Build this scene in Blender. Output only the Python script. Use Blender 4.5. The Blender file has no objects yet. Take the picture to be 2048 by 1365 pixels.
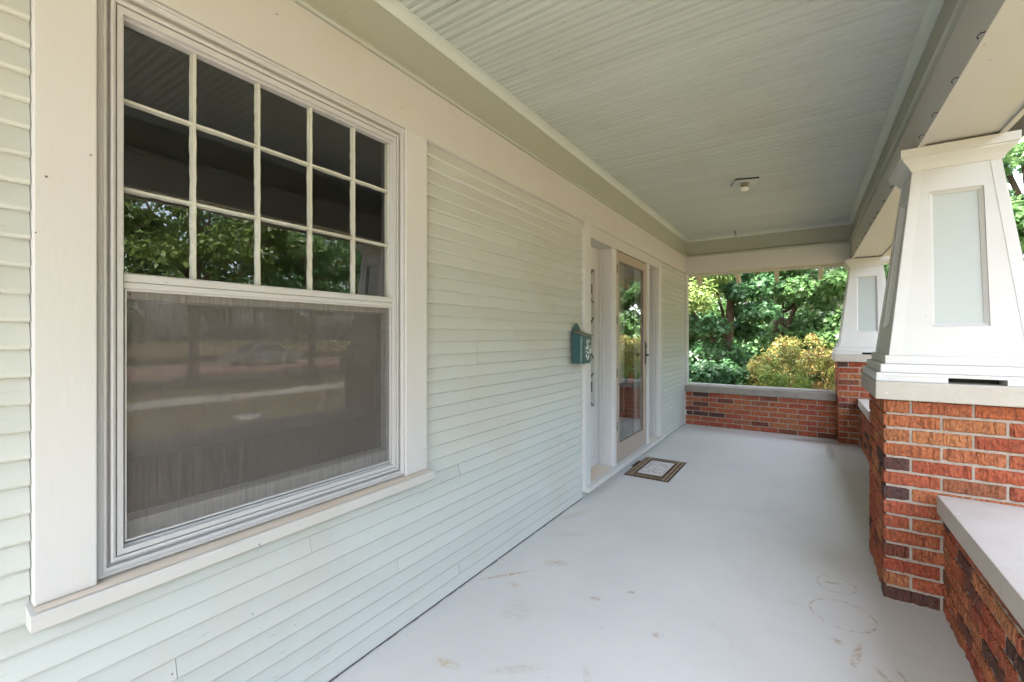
import bpy, bmesh, math, random
import numpy as np
from mathutils import Vector, Matrix

random.seed(7)
R = math.radians
scene = bpy.context.scene
COL = scene.collection

# ------------------------------------------------------------------ camera
cam_d = bpy.data.cameras.new('camera')
cam_d.sensor_width = 36.0
cam_d.lens = 885.0 / 2048.0 * 36.0
cam_d.shift_y = -10.5 / 2048.0
cam_d.clip_start = 0.02
cam_d.clip_end = 600.0
cam = bpy.data.objects.new('camera', cam_d)
COL.objects.link(cam)
cam.location = (1.489, 0.0, 1.30)
cam.rotation_euler = (R(90.0), 0.0, R(33.6))
scene.camera = cam

# ------------------------------------------------------------------ world, sun, exposure
SUN_EL, SUN_AZ = 58.0, 222.0           # azimuth clockwise from +Y
world = bpy.data.worlds.new('World')
scene.world = world
world.use_nodes = True
wn = world.node_tree
wn.nodes.clear()
w_out = wn.nodes.new('ShaderNodeOutputWorld')
w_bg = wn.nodes.new('ShaderNodeBackground')
w_sky = wn.nodes.new('ShaderNodeTexSky')
w_sky.sky_type = 'NISHITA'
w_sky.sun_disc = False
w_sky.sun_elevation = R(SUN_EL)
w_sky.sun_rotation = R(SUN_AZ)
w_sky.air_density = 1.0
w_sky.dust_density = 4.0
w_sky.ozone_density = 0.6
w_bg.inputs['Strength'].default_value = 0.15
w_hs = wn.nodes.new('ShaderNodeHueSaturation')      # hazy, whitish summer sky
w_hs.inputs['Saturation'].default_value = 0.62
wn.links.new(w_sky.outputs[0], w_hs.inputs['Color'])
wn.links.new(w_hs.outputs[0], w_bg.inputs['Color'])
wn.links.new(w_bg.outputs[0], w_out.inputs['Surface'])

sun_d = bpy.data.lights.new('sun', 'SUN')
sun_d.energy = 2.1
sun_d.angle = R(1.5)
sun_d.color = (1.0, 0.95, 0.87)
sun = bpy.data.objects.new('sun', sun_d)
COL.objects.link(sun)
_d = Vector((math.sin(R(SUN_AZ)) * math.cos(R(SUN_EL)), math.cos(R(SUN_AZ)) * math.cos(R(SUN_EL)), math.sin(R(SUN_EL))))
sun.rotation_euler = _d.to_track_quat('Z', 'Y').to_euler()
sun.location = (20, -15, 30)

scene.view_settings.view_transform = 'Standard'
scene.view_settings.look = 'None'
scene.view_settings.gamma = 1.0
scene.view_settings.use_curve_mapping = False
scene.view_settings.exposure = 3.75
scene.render.engine = 'CYCLES'
cy = scene.cycles
cy.use_denoising = True
cy.max_bounces = 8
cy.diffuse_bounces = 4
cy.use_adaptive_sampling = True
cy.adaptive_threshold = 0.014
cy.glossy_bounces = 4
cy.transmission_bounces = 6
cy.transparent_max_bounces = 14
cy.caustics_reflective = False
cy.caustics_refractive = False
cy.sample_clamp_indirect = 8.0

# ------------------------------------------------------------------ material helpers
class NT:
    def __init__(self, name):
        self.m = bpy.data.materials.new(name)
        self.m.use_nodes = True
        self.t = self.m.node_tree
        self.t.nodes.clear()
        self.out = self.t.nodes.new('ShaderNodeOutputMaterial')
    def n(self, kind, **kw):
        nd = self.t.nodes.new('ShaderNode' + kind)
        for k, v in kw.items():
            setattr(nd, k, v)
        return nd
    def l(self, a, b):
        self.t.links.new(a, b)
    def val(self, sock, v):
        if hasattr(v, 'is_linked') or hasattr(v, 'links'):
            self.l(v, sock)
        else:
            sock.default_value = v
    def math(self, op, a, b=None, c=None, clamp=False):
        nd = self.n('Math', operation=op)
        nd.use_clamp = clamp
        self.val(nd.inputs[0], a)
        if b is not None: self.val(nd.inputs[1], b)
        if c is not None: self.val(nd.inputs[2], c)
        return nd.outputs[0]
    def mix(self, fac, a, b, blend='MIX'):
        nd = self.n('Mix', data_type='RGBA', blend_type=blend)
        self.val(nd.inputs[0], fac)
        self.val(nd.inputs[6], col4(a))
        self.val(nd.inputs[7], col4(b))
        return nd.outputs[2]
    def ramp(self, fac, stops, interp='LINEAR'):
        nd = self.n('ValToRGB')
        nd.color_ramp.interpolation = interp
        el = nd.color_ramp.elements
        while len(el) < len(stops): el.new(0.5)
        for e, (p, cc) in zip(el, stops):
            e.position = p
            e.color = col4(cc) if not isinstance(cc, (int, float)) else (cc, cc, cc, 1)
        self.l(fac, nd.inputs[0])
        return nd.outputs[0]
    def pos(self, scale=(1, 1, 1), which='world', offset=None):
        if which == 'world':
            src = self.n('NewGeometry').outputs['Position']
        else:
            src = self.n('TexCoord').outputs['Object']
        mp = self.n('Mapping')
        mp.inputs['Scale'].default_value = scale
        self.l(src, mp.inputs['Vector'])
        if offset is not None: self.l(offset, mp.inputs['Location'])
        return mp.outputs[0]
    def noise(self, vec, scale=5.0, detail=4.0, rough=0.5, dist=0.0):
        nd = self.n('TexNoise')
        nd.inputs['Scale'].default_value = scale
        nd.inputs['Detail'].default_value = detail
        nd.inputs['Roughness'].default_value = rough
        nd.inputs['Distortion'].default_value = dist
        self.l(vec, nd.inputs['Vector'])
        return nd.outputs['Fac']
    def voro(self, vec, scale=5.0, feature='F1', rnd=1.0):
        nd = self.n('TexVoronoi', feature=feature)
        nd.inputs['Scale'].default_value = scale
        nd.inputs['Randomness'].default_value = rnd
        self.l(vec, nd.inputs['Vector'])
        return nd
    def step(self, v, lo, hi):
        nd = self.n('MapRange', interpolation_type='SMOOTHSTEP')
        self.val(nd.inputs['Value'], v)
        nd.inputs['From Min'].default_value = lo
        nd.inputs['From Max'].default_value = hi
        return nd.outputs[0]
    def bump(self, h, strength=0.3, dist=0.01, prev=None):
        nd = self.n('Bump')
        nd.inputs['Strength'].default_value = strength
        nd.inputs['Distance'].default_value = dist
        self.l(h, nd.inputs['Height'])
        if prev is not None: self.l(prev, nd.inputs['Normal'])
        return nd.outputs[0]
    def principled(self, base, rough=0.5, normal=None, metallic=0.0, spec=0.5):
        nd = self.n('BsdfPrincipled')
        self.val(nd.inputs['Base Color'], base if not isinstance(base, tuple) else col4(base))
        self.val(nd.inputs['Roughness'], rough)
        nd.inputs['Metallic'].default_value = metallic
        nd.inputs['Specular IOR Level'].default_value = spec
        if normal is not None: self.l(normal, nd.inputs['Normal'])
        return nd
    def done(self, shader):
        self.l(shader.outputs[0] if hasattr(shader, 'outputs') else shader, self.out.inputs['Surface'])
        return self.m

def col4(a):
    if isinstance(a, tuple): return (a[0], a[1], a[2], 1.0)
    return a

MAT = {}
def paint(name, base, rough=0.5, specks=0.5, peel=0.3, grime=(0.40, 0.33, 0.24), grime_amt=0.25, grain=(1, 1, 1), rnd=0.03, bump=0.25, speck_scale=16.0):
    t = NT(name)
    p = t.pos()
    pg = t.pos(scale=grain)
    big = t.noise(p, 1.7, 5, 0.6)
    mid = t.noise(pg, 14.0, 6, 0.65)
    fine = t.noise(pg, 90.0, 3, 0.6)
    info = t.n('ObjectInfo').outputs['Random']
    c = t.mix(t.math('MULTIPLY', t.step(big, 0.45, 0.75), grime_amt), base, grime)
    c = t.mix(t.math('MULTIPLY', t.step(mid, 0.55, 0.78), grime_amt * 0.8), c, grime)
    hsv = t.n('HueSaturation')
    t.l(c, hsv.inputs['Color'])
    t.val(hsv.inputs['Value'], t.math('MULTIPLY_ADD', info, 2 * rnd, 1.0 - rnd))
    c = hsv.outputs[0]
    # sparse fly specks and chips
    v = t.voro(p, speck_scale)
    gate = t.noise(p, 2.3, 2, 0.5)
    spot = t.math('MULTIPLY', t.math('LESS_THAN', v.outputs['Distance'], t.math('MULTIPLY', t.step(gate, 0.36, 0.60), 0.046)), specks)
    c = t.mix(spot, c, (0.05, 0.045, 0.035))
    # chipped / alligatored paint
    chip = t.step(t.noise(pg, 38.0, 5, 0.7), 0.64, 0.69)
    c = t.mix(t.math('MULTIPLY', chip, peel * 0.5), c, tuple(x * 0.72 for x in base))
    h = t.math('ADD', t.math('MULTIPLY', mid, 0.7), t.math('MULTIPLY', fine, 0.35))
    h = t.math('SUBTRACT', h, t.math('MULTIPLY', chip, peel))
    nb = t.bump(h, bump, 0.004)
    MAT[name] = t.done(t.principled(c, t.math('MULTIPLY_ADD', mid, 0.25, rough - 0.1), nb, spec=0.4))

paint('trim_white', (0.485, 0.485, 0.478), 0.48, 0.9, 0.35, grime_amt=0.16, grain=(1, 1, 0.25), bump=0.22)
paint('trim_long', (0.455, 0.445, 0.422), 0.48, 0.9, 0.35, grime_amt=0.16, grain=(1, 0.18, 1), bump=0.22)
paint('siding_paint', (0.435, 0.455, 0.428), 0.5, 0.7, 0.8, grime_amt=0.22, grain=(1, 0.12, 1), rnd=0.035, bump=0.4)
paint('ceiling_paint', (0.485, 0.525, 0.515), 0.5, 0.7, 0.3, grime_amt=0.18, grain=(0.12, 1, 1), rnd=0.03, bump=0.22)
paint('band_paint', (0.335, 0.35, 0.305), 0.5, 0.8, 0.3, grime_amt=0.22, grain=(1, 0.15, 1), bump=0.2)
paint('panel_paint', (0.365, 0.40, 0.392), 0.55, 0.4, 0.25, grime_amt=0.10, bump=0.2)
paint('door_almond', (0.32, 0.26, 0.212), 0.42, 0.2, 0.05, grime_amt=0.12, bump=0.08)
paint('aluminium', (0.42, 0.42, 0.425), 0.36, 0.5, 0.1, grime=(0.40, 0.36, 0.31), grime_amt=0.25, grain=(1, 1, 1), bump=0.05)
paint('sill_weathered', (0.53, 0.46, 0.39), 0.6, 0.8, 0.5, grime=(0.50, 0.33, 0.20), grime_amt=0.5, grain=(1, 0.3, 1), bump=0.35)
paint('muntin_paint', (0.44, 0.448, 0.40), 0.6, 0.5, 0.9, grime=(0.30, 0.26, 0.18), grime_amt=0.45, bump=0.9)
paint('weathered_wood', (0.42, 0.38, 0.30), 0.7, 0.4, 0.5, grime_amt=0.4, bump=0.4)

def simple(name, base, rough=0.6, metallic=0.0, var=0.25, scale=20.0, bump=0.2, spec=0.5):
    t = NT(name)
    p = t.pos(which='object')
    nz = t.noise(p, scale, 5, 0.6)
    c = t.mix(nz, tuple(x * (1 - var) for x in base), tuple(min(1, x * (1 + var)) for x in base))
    MAT[name] = t.done(t.principled(c, rough, t.bump(nz, bump, 0.004), metallic, spec))
    return MAT[name]

simple('sheathing', (0.05, 0.045, 0.04), 0.9)
simple('interior_dark', (0.045, 0.042, 0.04), 0.9)
simple('black_metal', (0.012, 0.012, 0.013), 0.35, 0.3, bump=0.05)
simple('dark_gap', (0.02, 0.017, 0.014), 0.9)
simple('brass', (0.26, 0.22, 0.16), 0.4, 0.8)
simple('globe_white', (0.8, 0.78, 0.74), 0.25, var=0.05, bump=0.0)
simple('lead_came', (0.03, 0.03, 0.032), 0.5, 0.4)
simple('curtain_cloth', (0.75, 0.74, 0.70), 0.9, var=0.06)
simple('red_plastic', (0.75, 0.02, 0.05), 0.25, var=0.05, bump=0.0)
simple('dark_wood', (0.06, 0.04, 0.028), 0.4)
simple('shingle', (0.09, 0.085, 0.08), 0.9, scale=60)
simple('tyre_rubber', (0.015, 0.015, 0.016), 0.8)
simple('chrome', (0.6, 0.6, 0.62), 0.2, 0.9, bump=0.0)
simple('car_paint', (0.33, 0.37, 0.40), 0.25, 0.3, var=0.05, bump=0.0)
simple('car_glass', (0.01, 0.012, 0.014), 0.05, bump=0.0, spec=1.0)
simple('lamp_red', (0.35, 0.01, 0.01), 0.2, bump=0.0)
simple('lamp_clear', (0.7, 0.7, 0.68), 0.15, bump=0.0)
simple('paper_white', (0.42, 0.41, 0.40), 0.6, var=0.05)
simple('neighbour_siding', (0.26, 0.27, 0.28), 0.7, var=0.08)
simple('sidewalk_concrete', (0.42, 0.39, 0.35), 0.85, scale=6)

# porch floor: pale blue grey paint over concrete, rust scuffs and pot rings
t = NT('floor_paint')
p = t.pos()
big = t.noise(p, 1.3, 6, 0.62)
mid = t.noise(p, 9.0, 6, 0.6)
fine = t.noise(p, 160.0, 3, 0.6)
c = t.mix(t.step(big, 0.3, 0.75), (0.500, 0.494, 0.476), (0.555, 0.546, 0.522))
c = t.mix(t.math('MULTIPLY', t.step(mid, 0.5, 0.75), 0.18), c, (0.46, 0.45, 0.44))
sx = t.n('SeparateXYZ'); t.l(t.n('NewGeometry').outputs['Position'], sx.inputs[0])
px, py = sx.outputs[0], sx.outputs[1]
# rusty scuffs that follow thin wandering lines near the wall and the piers
wl = t.noise(t.pos(scale=(1, 1, 1)), 3.1, 3, 0.5, 0.6)
line = t.math('SUBTRACT', 1.0, t.step(t.math('ABSOLUTE', t.math('SUBTRACT', wl, 0.5)), 0.0, 0.012))
gate = t.step(t.noise(p, 1.15, 2, 0.5), 0.54, 0.66)
c = t.mix(t.math('MULTIPLY', t.math('MULTIPLY', line, gate), 0.22), c, (0.40, 0.32, 0.24))
blot = t.math('MULTIPLY', t.step(t.noise(p, 22.0, 5, 0.7), 0.62, 0.70), t.step(t.noise(p, 2.1, 2, 0.5), 0.55, 0.68))
c = t.mix(t.math('MULTIPLY', blot, 0.6), c, (0.36, 0.26, 0.17))
grit = t.math('MULTIPLY', t.step(t.noise(p, 240.0, 2, 0.6), 0.68, 0.74), t.step(t.noise(p, 3.3, 4, 0.6), 0.46, 0.66))
c = t.mix(t.math('MULTIPLY', grit, 0.55), c, (0.25, 0.20, 0.15))
worn = t.math('MULTIPLY', t.step(t.noise(p, 6.5, 7, 0.72), 0.60, 0.66), t.step(t.noise(p, 0.8, 2, 0.5), 0.46, 0.62))
c = t.mix(t.math('MULTIPLY', worn, 0.35), c, (0.46, 0.43, 0.40))
def ring(cx0, cy0, rx, ry, w, amt, colr):
    global c
    dx = t.math('DIVIDE', t.math('SUBTRACT', px, cx0), rx)
    dy = t.math('DIVIDE', t.math('SUBTRACT', py, cy0), ry)
    dd = t.math('SQRT', t.math('ADD', t.math('MULTIPLY', dx, dx), t.math('MULTIPLY', dy, dy)))
    dd = t.math('ADD', dd, t.math('MULTIPLY', t.math('SUBTRACT', mid, 0.5), 0.10))
    e = t.math('SUBTRACT', 1.0, t.step(t.math('ABSOLUTE', t.math('SUBTRACT', dd, 1.0)), 0.0, w))
    e = t.math('MULTIPLY', e, t.step(t.noise(p, 30.0, 4, 0.7), 0.38, 0.62))
    c = t.mix(t.math('MULTIPLY', e, amt), c, colr)
def smear(cx0, cy0, rx, ry, ang, amt, colr):
    global c
    ca, sa = math.cos(ang), math.sin(ang)
    dx = t.math('SUBTRACT', px, cx0); dy = t.math('SUBTRACT', py, cy0)
    a = t.math('DIVIDE', t.math('ADD', t.math('MULTIPLY', dx, ca), t.math('MULTIPLY', dy, sa)), rx)
    b = t.math('DIVIDE', t.math('SUBTRACT', t.math('MULTIPLY', dy, ca), t.math('MULTIPLY', dx, sa)), ry)
    dd = t.math('SQRT', t.math('ADD', t.math('MULTIPLY', a, a), t.math('MULTIPLY', b, b)))
    e = t.math('SUBTRACT', 1.0, t.step(dd, 0.3, 1.0))
    e = t.math('MULTIPLY', e, t.step(t.noise(p, 42.0, 5, 0.7), 0.38, 0.58))
    c = t.mix(t.math('MULTIPLY', e, amt), c, colr)
RUST = (0.30, 0.23, 0.16)
ring(1.63, 2.57, 0.125, 0.125, 0.07, 0.75, RUST)
ring(1.62, 2.86, 0.085, 0.085, 0.10, 0.6, RUST)
ring(1.83, 2.50, 0.11, 0.11, 0.06, 0.35, (0.38, 0.34, 0.30))
smear(1.60, 2.87, 0.05, 0.02, 0.3, 0.7, RUST)
smear(1.66, 2.27, 0.02, 0.13, -0.2, 0.85, (0.34, 0.24, 0.15))
smear(1.60, 2.33, 0.03, 0.03, 0.0, 0.8, RUST)
smear(1.76, 2.15, 0.02, 0.12, 0.5, 0.8, (0.27, 0.20, 0.14))
smear(1.80, 2.22, 0.012, 0.08, 0.4, 0.6, RUST)
smear(0.13, 1.98, 0.20, 0.016, 0.9, 0.9, (0.42, 0.25, 0.11))
smear(0.30, 2.25, 0.10, 0.05, 0.5, 0.6, (0.42, 0.30, 0.18))
smear(0.62, 2.05, 0.04, 0.02, 0.2, 0.8, (0.33, 0.25, 0.17))
smear(0.75, 2.2, 0.03, 0.02, 1.0, 0.8, (0.33, 0.22, 0.13))
smear(0.55, 1.45, 0.16, 0.03, 0.7, 0.40, (0.38, 0.29, 0.19))
smear(0.30, 1.32, 0.08, 0.03, 0.2, 0.7, (0.42, 0.32, 0.17))
smear(0.80, 1.55, 0.02, 0.11, 0.5, 0.40, (0.36, 0.28, 0.20))
smear(0.95, 1.95, 0.03, 0.03, 0.2, 0.7, (0.34, 0.26, 0.18))
smear(0.22, 1.93, 0.05, 0.03, 0.3, 0.6, (0.48, 0.30, 0.14))
smear(0.35, 1.75, 0.10, 0.14, 0.2, 0.28, (0.36, 0.32, 0.27))
smear(0.10, 2.95, 0.22, 0.05, 1.2, 0.6, (0.45, 0.36, 0.28))
smear(0.20, 2.62, 0.20, 0.03, 0.6, 0.5, (0.45, 0.36, 0.28))
smear(0.06, 3.6, 0.30, 0.06, 1.5, 0.5, (0.46, 0.38, 0.31))
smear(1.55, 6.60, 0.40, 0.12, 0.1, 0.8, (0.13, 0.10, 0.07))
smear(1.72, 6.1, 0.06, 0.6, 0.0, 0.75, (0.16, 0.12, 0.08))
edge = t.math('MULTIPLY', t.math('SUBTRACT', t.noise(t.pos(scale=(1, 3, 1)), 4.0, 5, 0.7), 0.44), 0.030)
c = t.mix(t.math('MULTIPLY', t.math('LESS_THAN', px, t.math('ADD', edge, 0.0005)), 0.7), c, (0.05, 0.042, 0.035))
v = t.voro(p, 9.0)
c = t.mix(t.math('MULTIPLY', t.math('LESS_THAN', v.outputs['Distance'], t.math('MULTIPLY', t.step(t.noise(p, 1.9, 2), 0.4, 0.8), 0.045)), 0.8), c, (0.06, 0.05, 0.04))
nb = t.bump(t.math('ADD', t.math('MULTIPLY', mid, 0.6), t.math('MULTIPLY', fine, 0.25)), 0.18, 0.004)
MAT['floor_paint'] = t.done(t.principled(c, t.math('MULTIPLY_ADD', mid, 0.3, 0.38), nb, spec=0.4))

# bricks: each a fired clay colour of its own, ruffled by a wire cut
def brick_mat(name):
    t = NT(name)
    rnd = t.n('ObjectInfo').outputs['Random']
    off = t.n('CombineXYZ')
    t.l(t.math('MULTIPLY', rnd, 37.0), off.inputs[0]); t.l(t.math('MULTIPLY', rnd, 11.0), off.inputs[2])
    po = t.pos(which='object', offset=off.outputs[0])
    base = t.ramp(rnd, [(0.0, (0.40, 0.085, 0.040)), (0.16, (0.46, 0.130, 0.050)), (0.32, (0.36, 0.065, 0.036)), (0.46, (0.48, 0.175, 0.065)),
                        (0.60, (0.34, 0.070, 0.036)), (0.76, (0.50, 0.20, 0.080)), (0.87, (0.20, 0.060, 0.036)), (0.95, (0.070, 0.042, 0.038)), (1.0, (0.055, 0.036, 0.034))])
    n1 = t.noise(po, 26.0, 5, 0.65)
    c = t.mix(t.math('MULTIPLY', t.step(n1, 0.48, 0.66), 0.4), base, t.mix(t.step(rnd, 0.80, 0.84), (0.50, 0.20, 0.11), (0.16, 0.07, 0.05)))
    c = t.mix(t.math('MULTIPLY', t.step(t.noise(po, 9.0, 3, 0.6), 0.58, 0.70), 0.4), c, (0.12, 0.055, 0.038))
    pv = t.pos(scale=(1, 1, 0.06), which='object', offset=off.outputs[0])
    rid = t.noise(pv, 70.0, 4, 0.55)
    c = t.mix(t.math('MULTIPLY', t.step(rid, 0.48, 0.38), 0.28), c, (0.14, 0.04, 0.025))
    pit = t.noise(po, 120.0, 4, 0.7)
    c = t.mix(t.math('MULTIPLY', t.step(pit, 0.62, 0.70), 0.6), c, (0.56, 0.36, 0.26))
    pit2 = t.noise(po, 160.0, 3, 0.7)
    c = t.mix(t.math('MULTIPLY', t.step(pit2, 0.42, 0.34), 0.7), c, (0.06, 0.022, 0.016))
    chunk = t.voro(t.pos(scale=(1, 1, 0.45), which='object', offset=off.outputs[0]), 95.0)
    c = t.mix(t.math('MULTIPLY', t.step(chunk.outputs['Distance'], 0.45, 0.75), 0.45), c, (0.13, 0.04, 0.026))
    h = t.math('ADD', t.math('SUBTRACT', rid, t.math('MULTIPLY', chunk.outputs['Distance'], 0.55)), t.math('MULTIPLY', t.noise(po, 60.0, 5, 0.7), 0.8))
    MAT[name] = t.done(t.principled(t.mix(1.0, c, (0.84, 0.84, 0.84), 'MULTIPLY'), 0.82, t.bump(h, 1.0, 0.016), spec=0.25))
brick_mat('brick')

t = NT('mortar')
p = t.pos()
n1 = t.noise(p, 30, 5, 0.7)
c = t.mix(n1, (0.19, 0.16, 0.13), (0.40, 0.35, 0.295))
c = t.mix(t.math('MULTIPLY', t.step(t.noise(p, 3.0, 4), 0.5, 0.7), 0.4), c, (0.20, 0.14, 0.10))
MAT['mortar'] = t.done(t.principled(c, 0.95, t.bump(n1, 0.8, 0.01), spec=0.1))

def stone(name, a, b, stain=(0.14, 0.11, 0.09), amt=0.5):
    t = NT(name)
    p = t.pos()
    n1 = t.noise(p, 5, 6, 0.65); n2 = t.noise(p, 90, 4, 0.7)
    c = t.mix(n1, a, b)
    c = t.mix(t.math('MULTIPLY', t.step(n2, 0.60, 0.70), 0.35), c, (0.20, 0.17, 0.14))
    c = t.mix(t.math('MULTIPLY', t.step(t.noise(p, 2.4, 5, 0.7), 0.52, 0.72), amt), c, stain)
    c = t.mix(t.math('MULTIPLY', t.step(t.noise(p, 13, 4, 0.7), 0.66, 0.72), 0.4), c, (0.7, 0.67, 0.62))
    MAT[name] = t.done(t.principled(c, 0.85, t.bump(t.math('ADD', n2, n1), 0.45, 0.006), spec=0.25))
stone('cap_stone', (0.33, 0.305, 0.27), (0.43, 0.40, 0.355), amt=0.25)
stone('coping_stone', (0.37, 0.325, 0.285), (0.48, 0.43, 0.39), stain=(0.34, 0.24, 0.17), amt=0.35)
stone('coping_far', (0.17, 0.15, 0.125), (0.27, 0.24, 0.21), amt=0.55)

# window glass: clear pane with a double surface reflection
def glass(name, gain, rough=0.0, tint=(0.92, 0.95, 0.93)):
    t = NT(name)
    ge = t.n('NewGeometry')
    dt = t.n('VectorMath', operation='DOT_PRODUCT')
    t.l(ge.outputs['Normal'], dt.inputs[0]); t.l(ge.outputs['Incoming'], dt.inputs[1])
    cs_ = t.math('ABSOLUTE', dt.outputs['Value'])
    fac = t.math('MULTIPLY', t.math('MULTIPLY_ADD', t.math('POWER', t.math('SUBTRACT', 1.0, cs_), 5.0), 0.96, 0.04), gain, clamp=True)
    g = t.n('BsdfGlossy'); g.inputs['Roughness'].default_value = rough
    g.inputs['Color'].default_value = (1, 1, 1, 1)
    wob = t.bump(t.noise(t.pos(), 3.5, 2, 0.5), 0.05, 0.01)
    t.l(wob, g.inputs['Normal'])
    tr = t.n('BsdfTransparent'); tr.inputs['Color'].default_value = col4(tint)
    mx = t.n('MixShader')
    t.l(fac, mx.inputs[0]); t.l(tr.outputs[0], mx.inputs[1]); t.l(g.outputs[0], mx.inputs[2])
    MAT[name] = t.done(mx)
glass('pane_glass', 2.4)
glass('door_glass', 2.1)
glass('sash_glass', 2.4, 0.020)
t = NT('leaded_glass')
p = t.pos()
df = t.n('BsdfDiffuse'); t.l(t.mix(t.noise(p, 9, 4), (0.30, 0.32, 0.29), (0.50, 0.51, 0.47)), df.inputs['Color'])
gl = t.n('BsdfGlossy'); gl.inputs['Roughness'].default_value = 0.12
mx = t.n('MixShader'); mx.inputs[0].default_value = 0.25
t.l(df.outputs[0], mx.inputs[1]); t.l(gl.outputs[0], mx.inputs[2])
MAT['leaded_glass'] = t.done(mx)

t = NT('insect_mesh')
p = t.pos(scale=(1, 260, 260))
wv = t.math('MULTIPLY_ADD', t.noise(t.pos(scale=(1, 40, 2)), 3.0, 4, 0.7), 0.7, t.math('MULTIPLY', t.noise(t.pos(scale=(1, 2, 40)), 3.0, 4, 0.7), 0.3))
op = t.math('MULTIPLY_ADD', t.math('SUBTRACT', wv, 0.5), 0.75, 0.57)
df = t.n('BsdfDiffuse'); df.inputs['Color'].default_value = (0.140, 0.129, 0.120, 1)
tr = t.n('BsdfTransparent')
mx = t.n('MixShader')
t.l(op, mx.inputs[0]); t.l(tr.outputs[0], mx.inputs[1]); t.l(df.outputs[0], mx.inputs[2])
MAT['insect_mesh'] = t.done(mx)

t = NT('mailbox_green')
p = t.pos(which='object')
n1 = t.noise(p, 18, 5, 0.7)
c = t.mix(n1, (0.006, 0.044, 0.042), (0.012, 0.070, 0.075))
c = t.mix(t.math('MULTIPLY', t.step(t.noise(p, 60, 5, 0.75), 0.60, 0.66), 0.7), c, (0.30, 0.38, 0.33))
c = t.mix(t.math('MULTIPLY', t.step(t.noise(p, 30, 4, 0.7), 0.63, 0.68), 0.8), c, (0.12, 0.06, 0.03))
MAT['mailbox_green'] = t.done(t.principled(c, 0.45, t.bump(n1, 0.2, 0.003)))
t = NT('mailbox_lid')
p = t.pos(which='object')
c = t.mix(t.step(t.noise(p, 22, 5, 0.7), 0.35, 0.65), (0.05, 0.13, 0.10), (0.23, 0.17, 0.11))
MAT['mailbox_lid'] = t.done(t.principled(c, 0.6))
simple('motif_white', (0.62, 0.68, 0.66), 0.7, var=0.3, scale=90)
simple('mat_rubber', (0.045, 0.026, 0.018), 0.6, var=0.4, scale=40)
simple('mat_stud', (0.38, 0.27, 0.15), 0.6, var=0.4, scale=80)
t = NT('mat_print')
p = t.pos(which='object')
c = t.mix(t.noise(p, 60, 4, 0.6), (0.55, 0.50, 0.50), (0.72, 0.67, 0.66))
MAT['mat_print'] = t.done(t.principled(c, 0.9, t.bump(t.noise(p, 300, 2), 0.4, 0.002)))
simple('mat_ink', (0.16, 0.13, 0.13), 0.9, var=0.3, scale=200)

def leaf_mat(name, a, b, c3, trans=0.35, vs=0.9):
    t = NT(name)
    ri = t.n('NewGeometry').outputs['Random Per Island']
    pn = t.noise(t.pos(), vs, 3, 0.6)
    f = t.math('ADD', t.math('MULTIPLY', ri, 0.62), t.math('MULTIPLY', t.math('SUBTRACT', pn, 0.32), 1.0), clamp=True)
    c = t.ramp(f, [(0.0, a), (0.5, b), (1.0, c3)])
    pr = t.principled(c, 0.45, spec=0.5)
    tl = t.n('BsdfTranslucent')
    g = t.n('Gamma'); g.inputs[1].default_value = 0.85
    t.l(c, g.inputs[0]); t.l(g.outputs[0], tl.inputs['Color'])
    mx = t.n('MixShader'); mx.inputs[0].default_value = trans
    t.l(pr.outputs[0], mx.inputs[1]); t.l(tl.outputs[0], mx.inputs[2])
    MAT[name] = t.done(mx)
leaf_mat('leaf_maple', (0.054, 0.12, 0.036), (0.10, 0.20, 0.063), (0.17, 0.29, 0.115), trans=0.45)
leaf_mat('leaf_dark', (0.030, 0.085, 0.034), (0.055, 0.14, 0.052), (0.10, 0.21, 0.085), trans=0.42)
leaf_mat('leaf_lime', (0.12, 0.20, 0.045), (0.22, 0.32, 0.08), (0.36, 0.42, 0.14))
leaf_mat('leaf_gold', (0.09, 0.16, 0.035), (0.20, 0.22, 0.05), (0.48, 0.17, 0.07), vs=3.4)
leaf_mat('leaf_yellowgreen', (0.07, 0.14, 0.02), (0.16, 0.25, 0.04), (0.30, 0.28, 0.06), vs=2.6)
leaf_mat('leaf_olive', (0.05, 0.09, 0.02), (0.09, 0.15, 0.03), (0.17, 0.21, 0.05))
leaf_mat('leaf_ivy', (0.03, 0.08, 0.03), (0.06, 0.15, 0.05), (0.16, 0.27, 0.10))
t = NT('bark')
p = t.pos(scale=(1, 1, 0.25))
n1 = t.noise(p, 16, 6, 0.7)
MAT['bark'] = t.done(t.principled(t.mix(n1, (0.035, 0.025, 0.018), (0.15, 0.115, 0.08)), 0.95, t.bump(n1, 0.9, 0.03), spec=0.1))

t = NT('lawn')
p = t.pos()
n1 = t.noise(p, 0.35, 5, 0.6); n2 = t.noise(p, 14, 5, 0.7)
c = t.mix(n1, (0.12, 0.11, 0.042), (0.25, 0.185, 0.10))
c = t.mix(t.math('MULTIPLY', n2, 0.6), c, (0.08, 0.08, 0.03))
MAT['lawn'] = t.done(t.principled(c, 1.0, t.bump(n2, 1.0, 0.05), spec=0.1))
t = NT('street_brick')
p = t.pos()
bt = t.n('TexBrick'); bt.inputs['Scale'].default_value = 3.0
bt.inputs['Color1'].default_value = (0.22, 0.11, 0.08, 1); bt.inputs['Color2'].default_value = (0.30, 0.17, 0.12, 1); bt.inputs['Mortar'].default_value = (0.2, 0.17, 0.14, 1)
t.l(p, bt.inputs['Vector'])
MAT['street_brick'] = t.done(t.principled(bt.outputs[0], 0.85))

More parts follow.
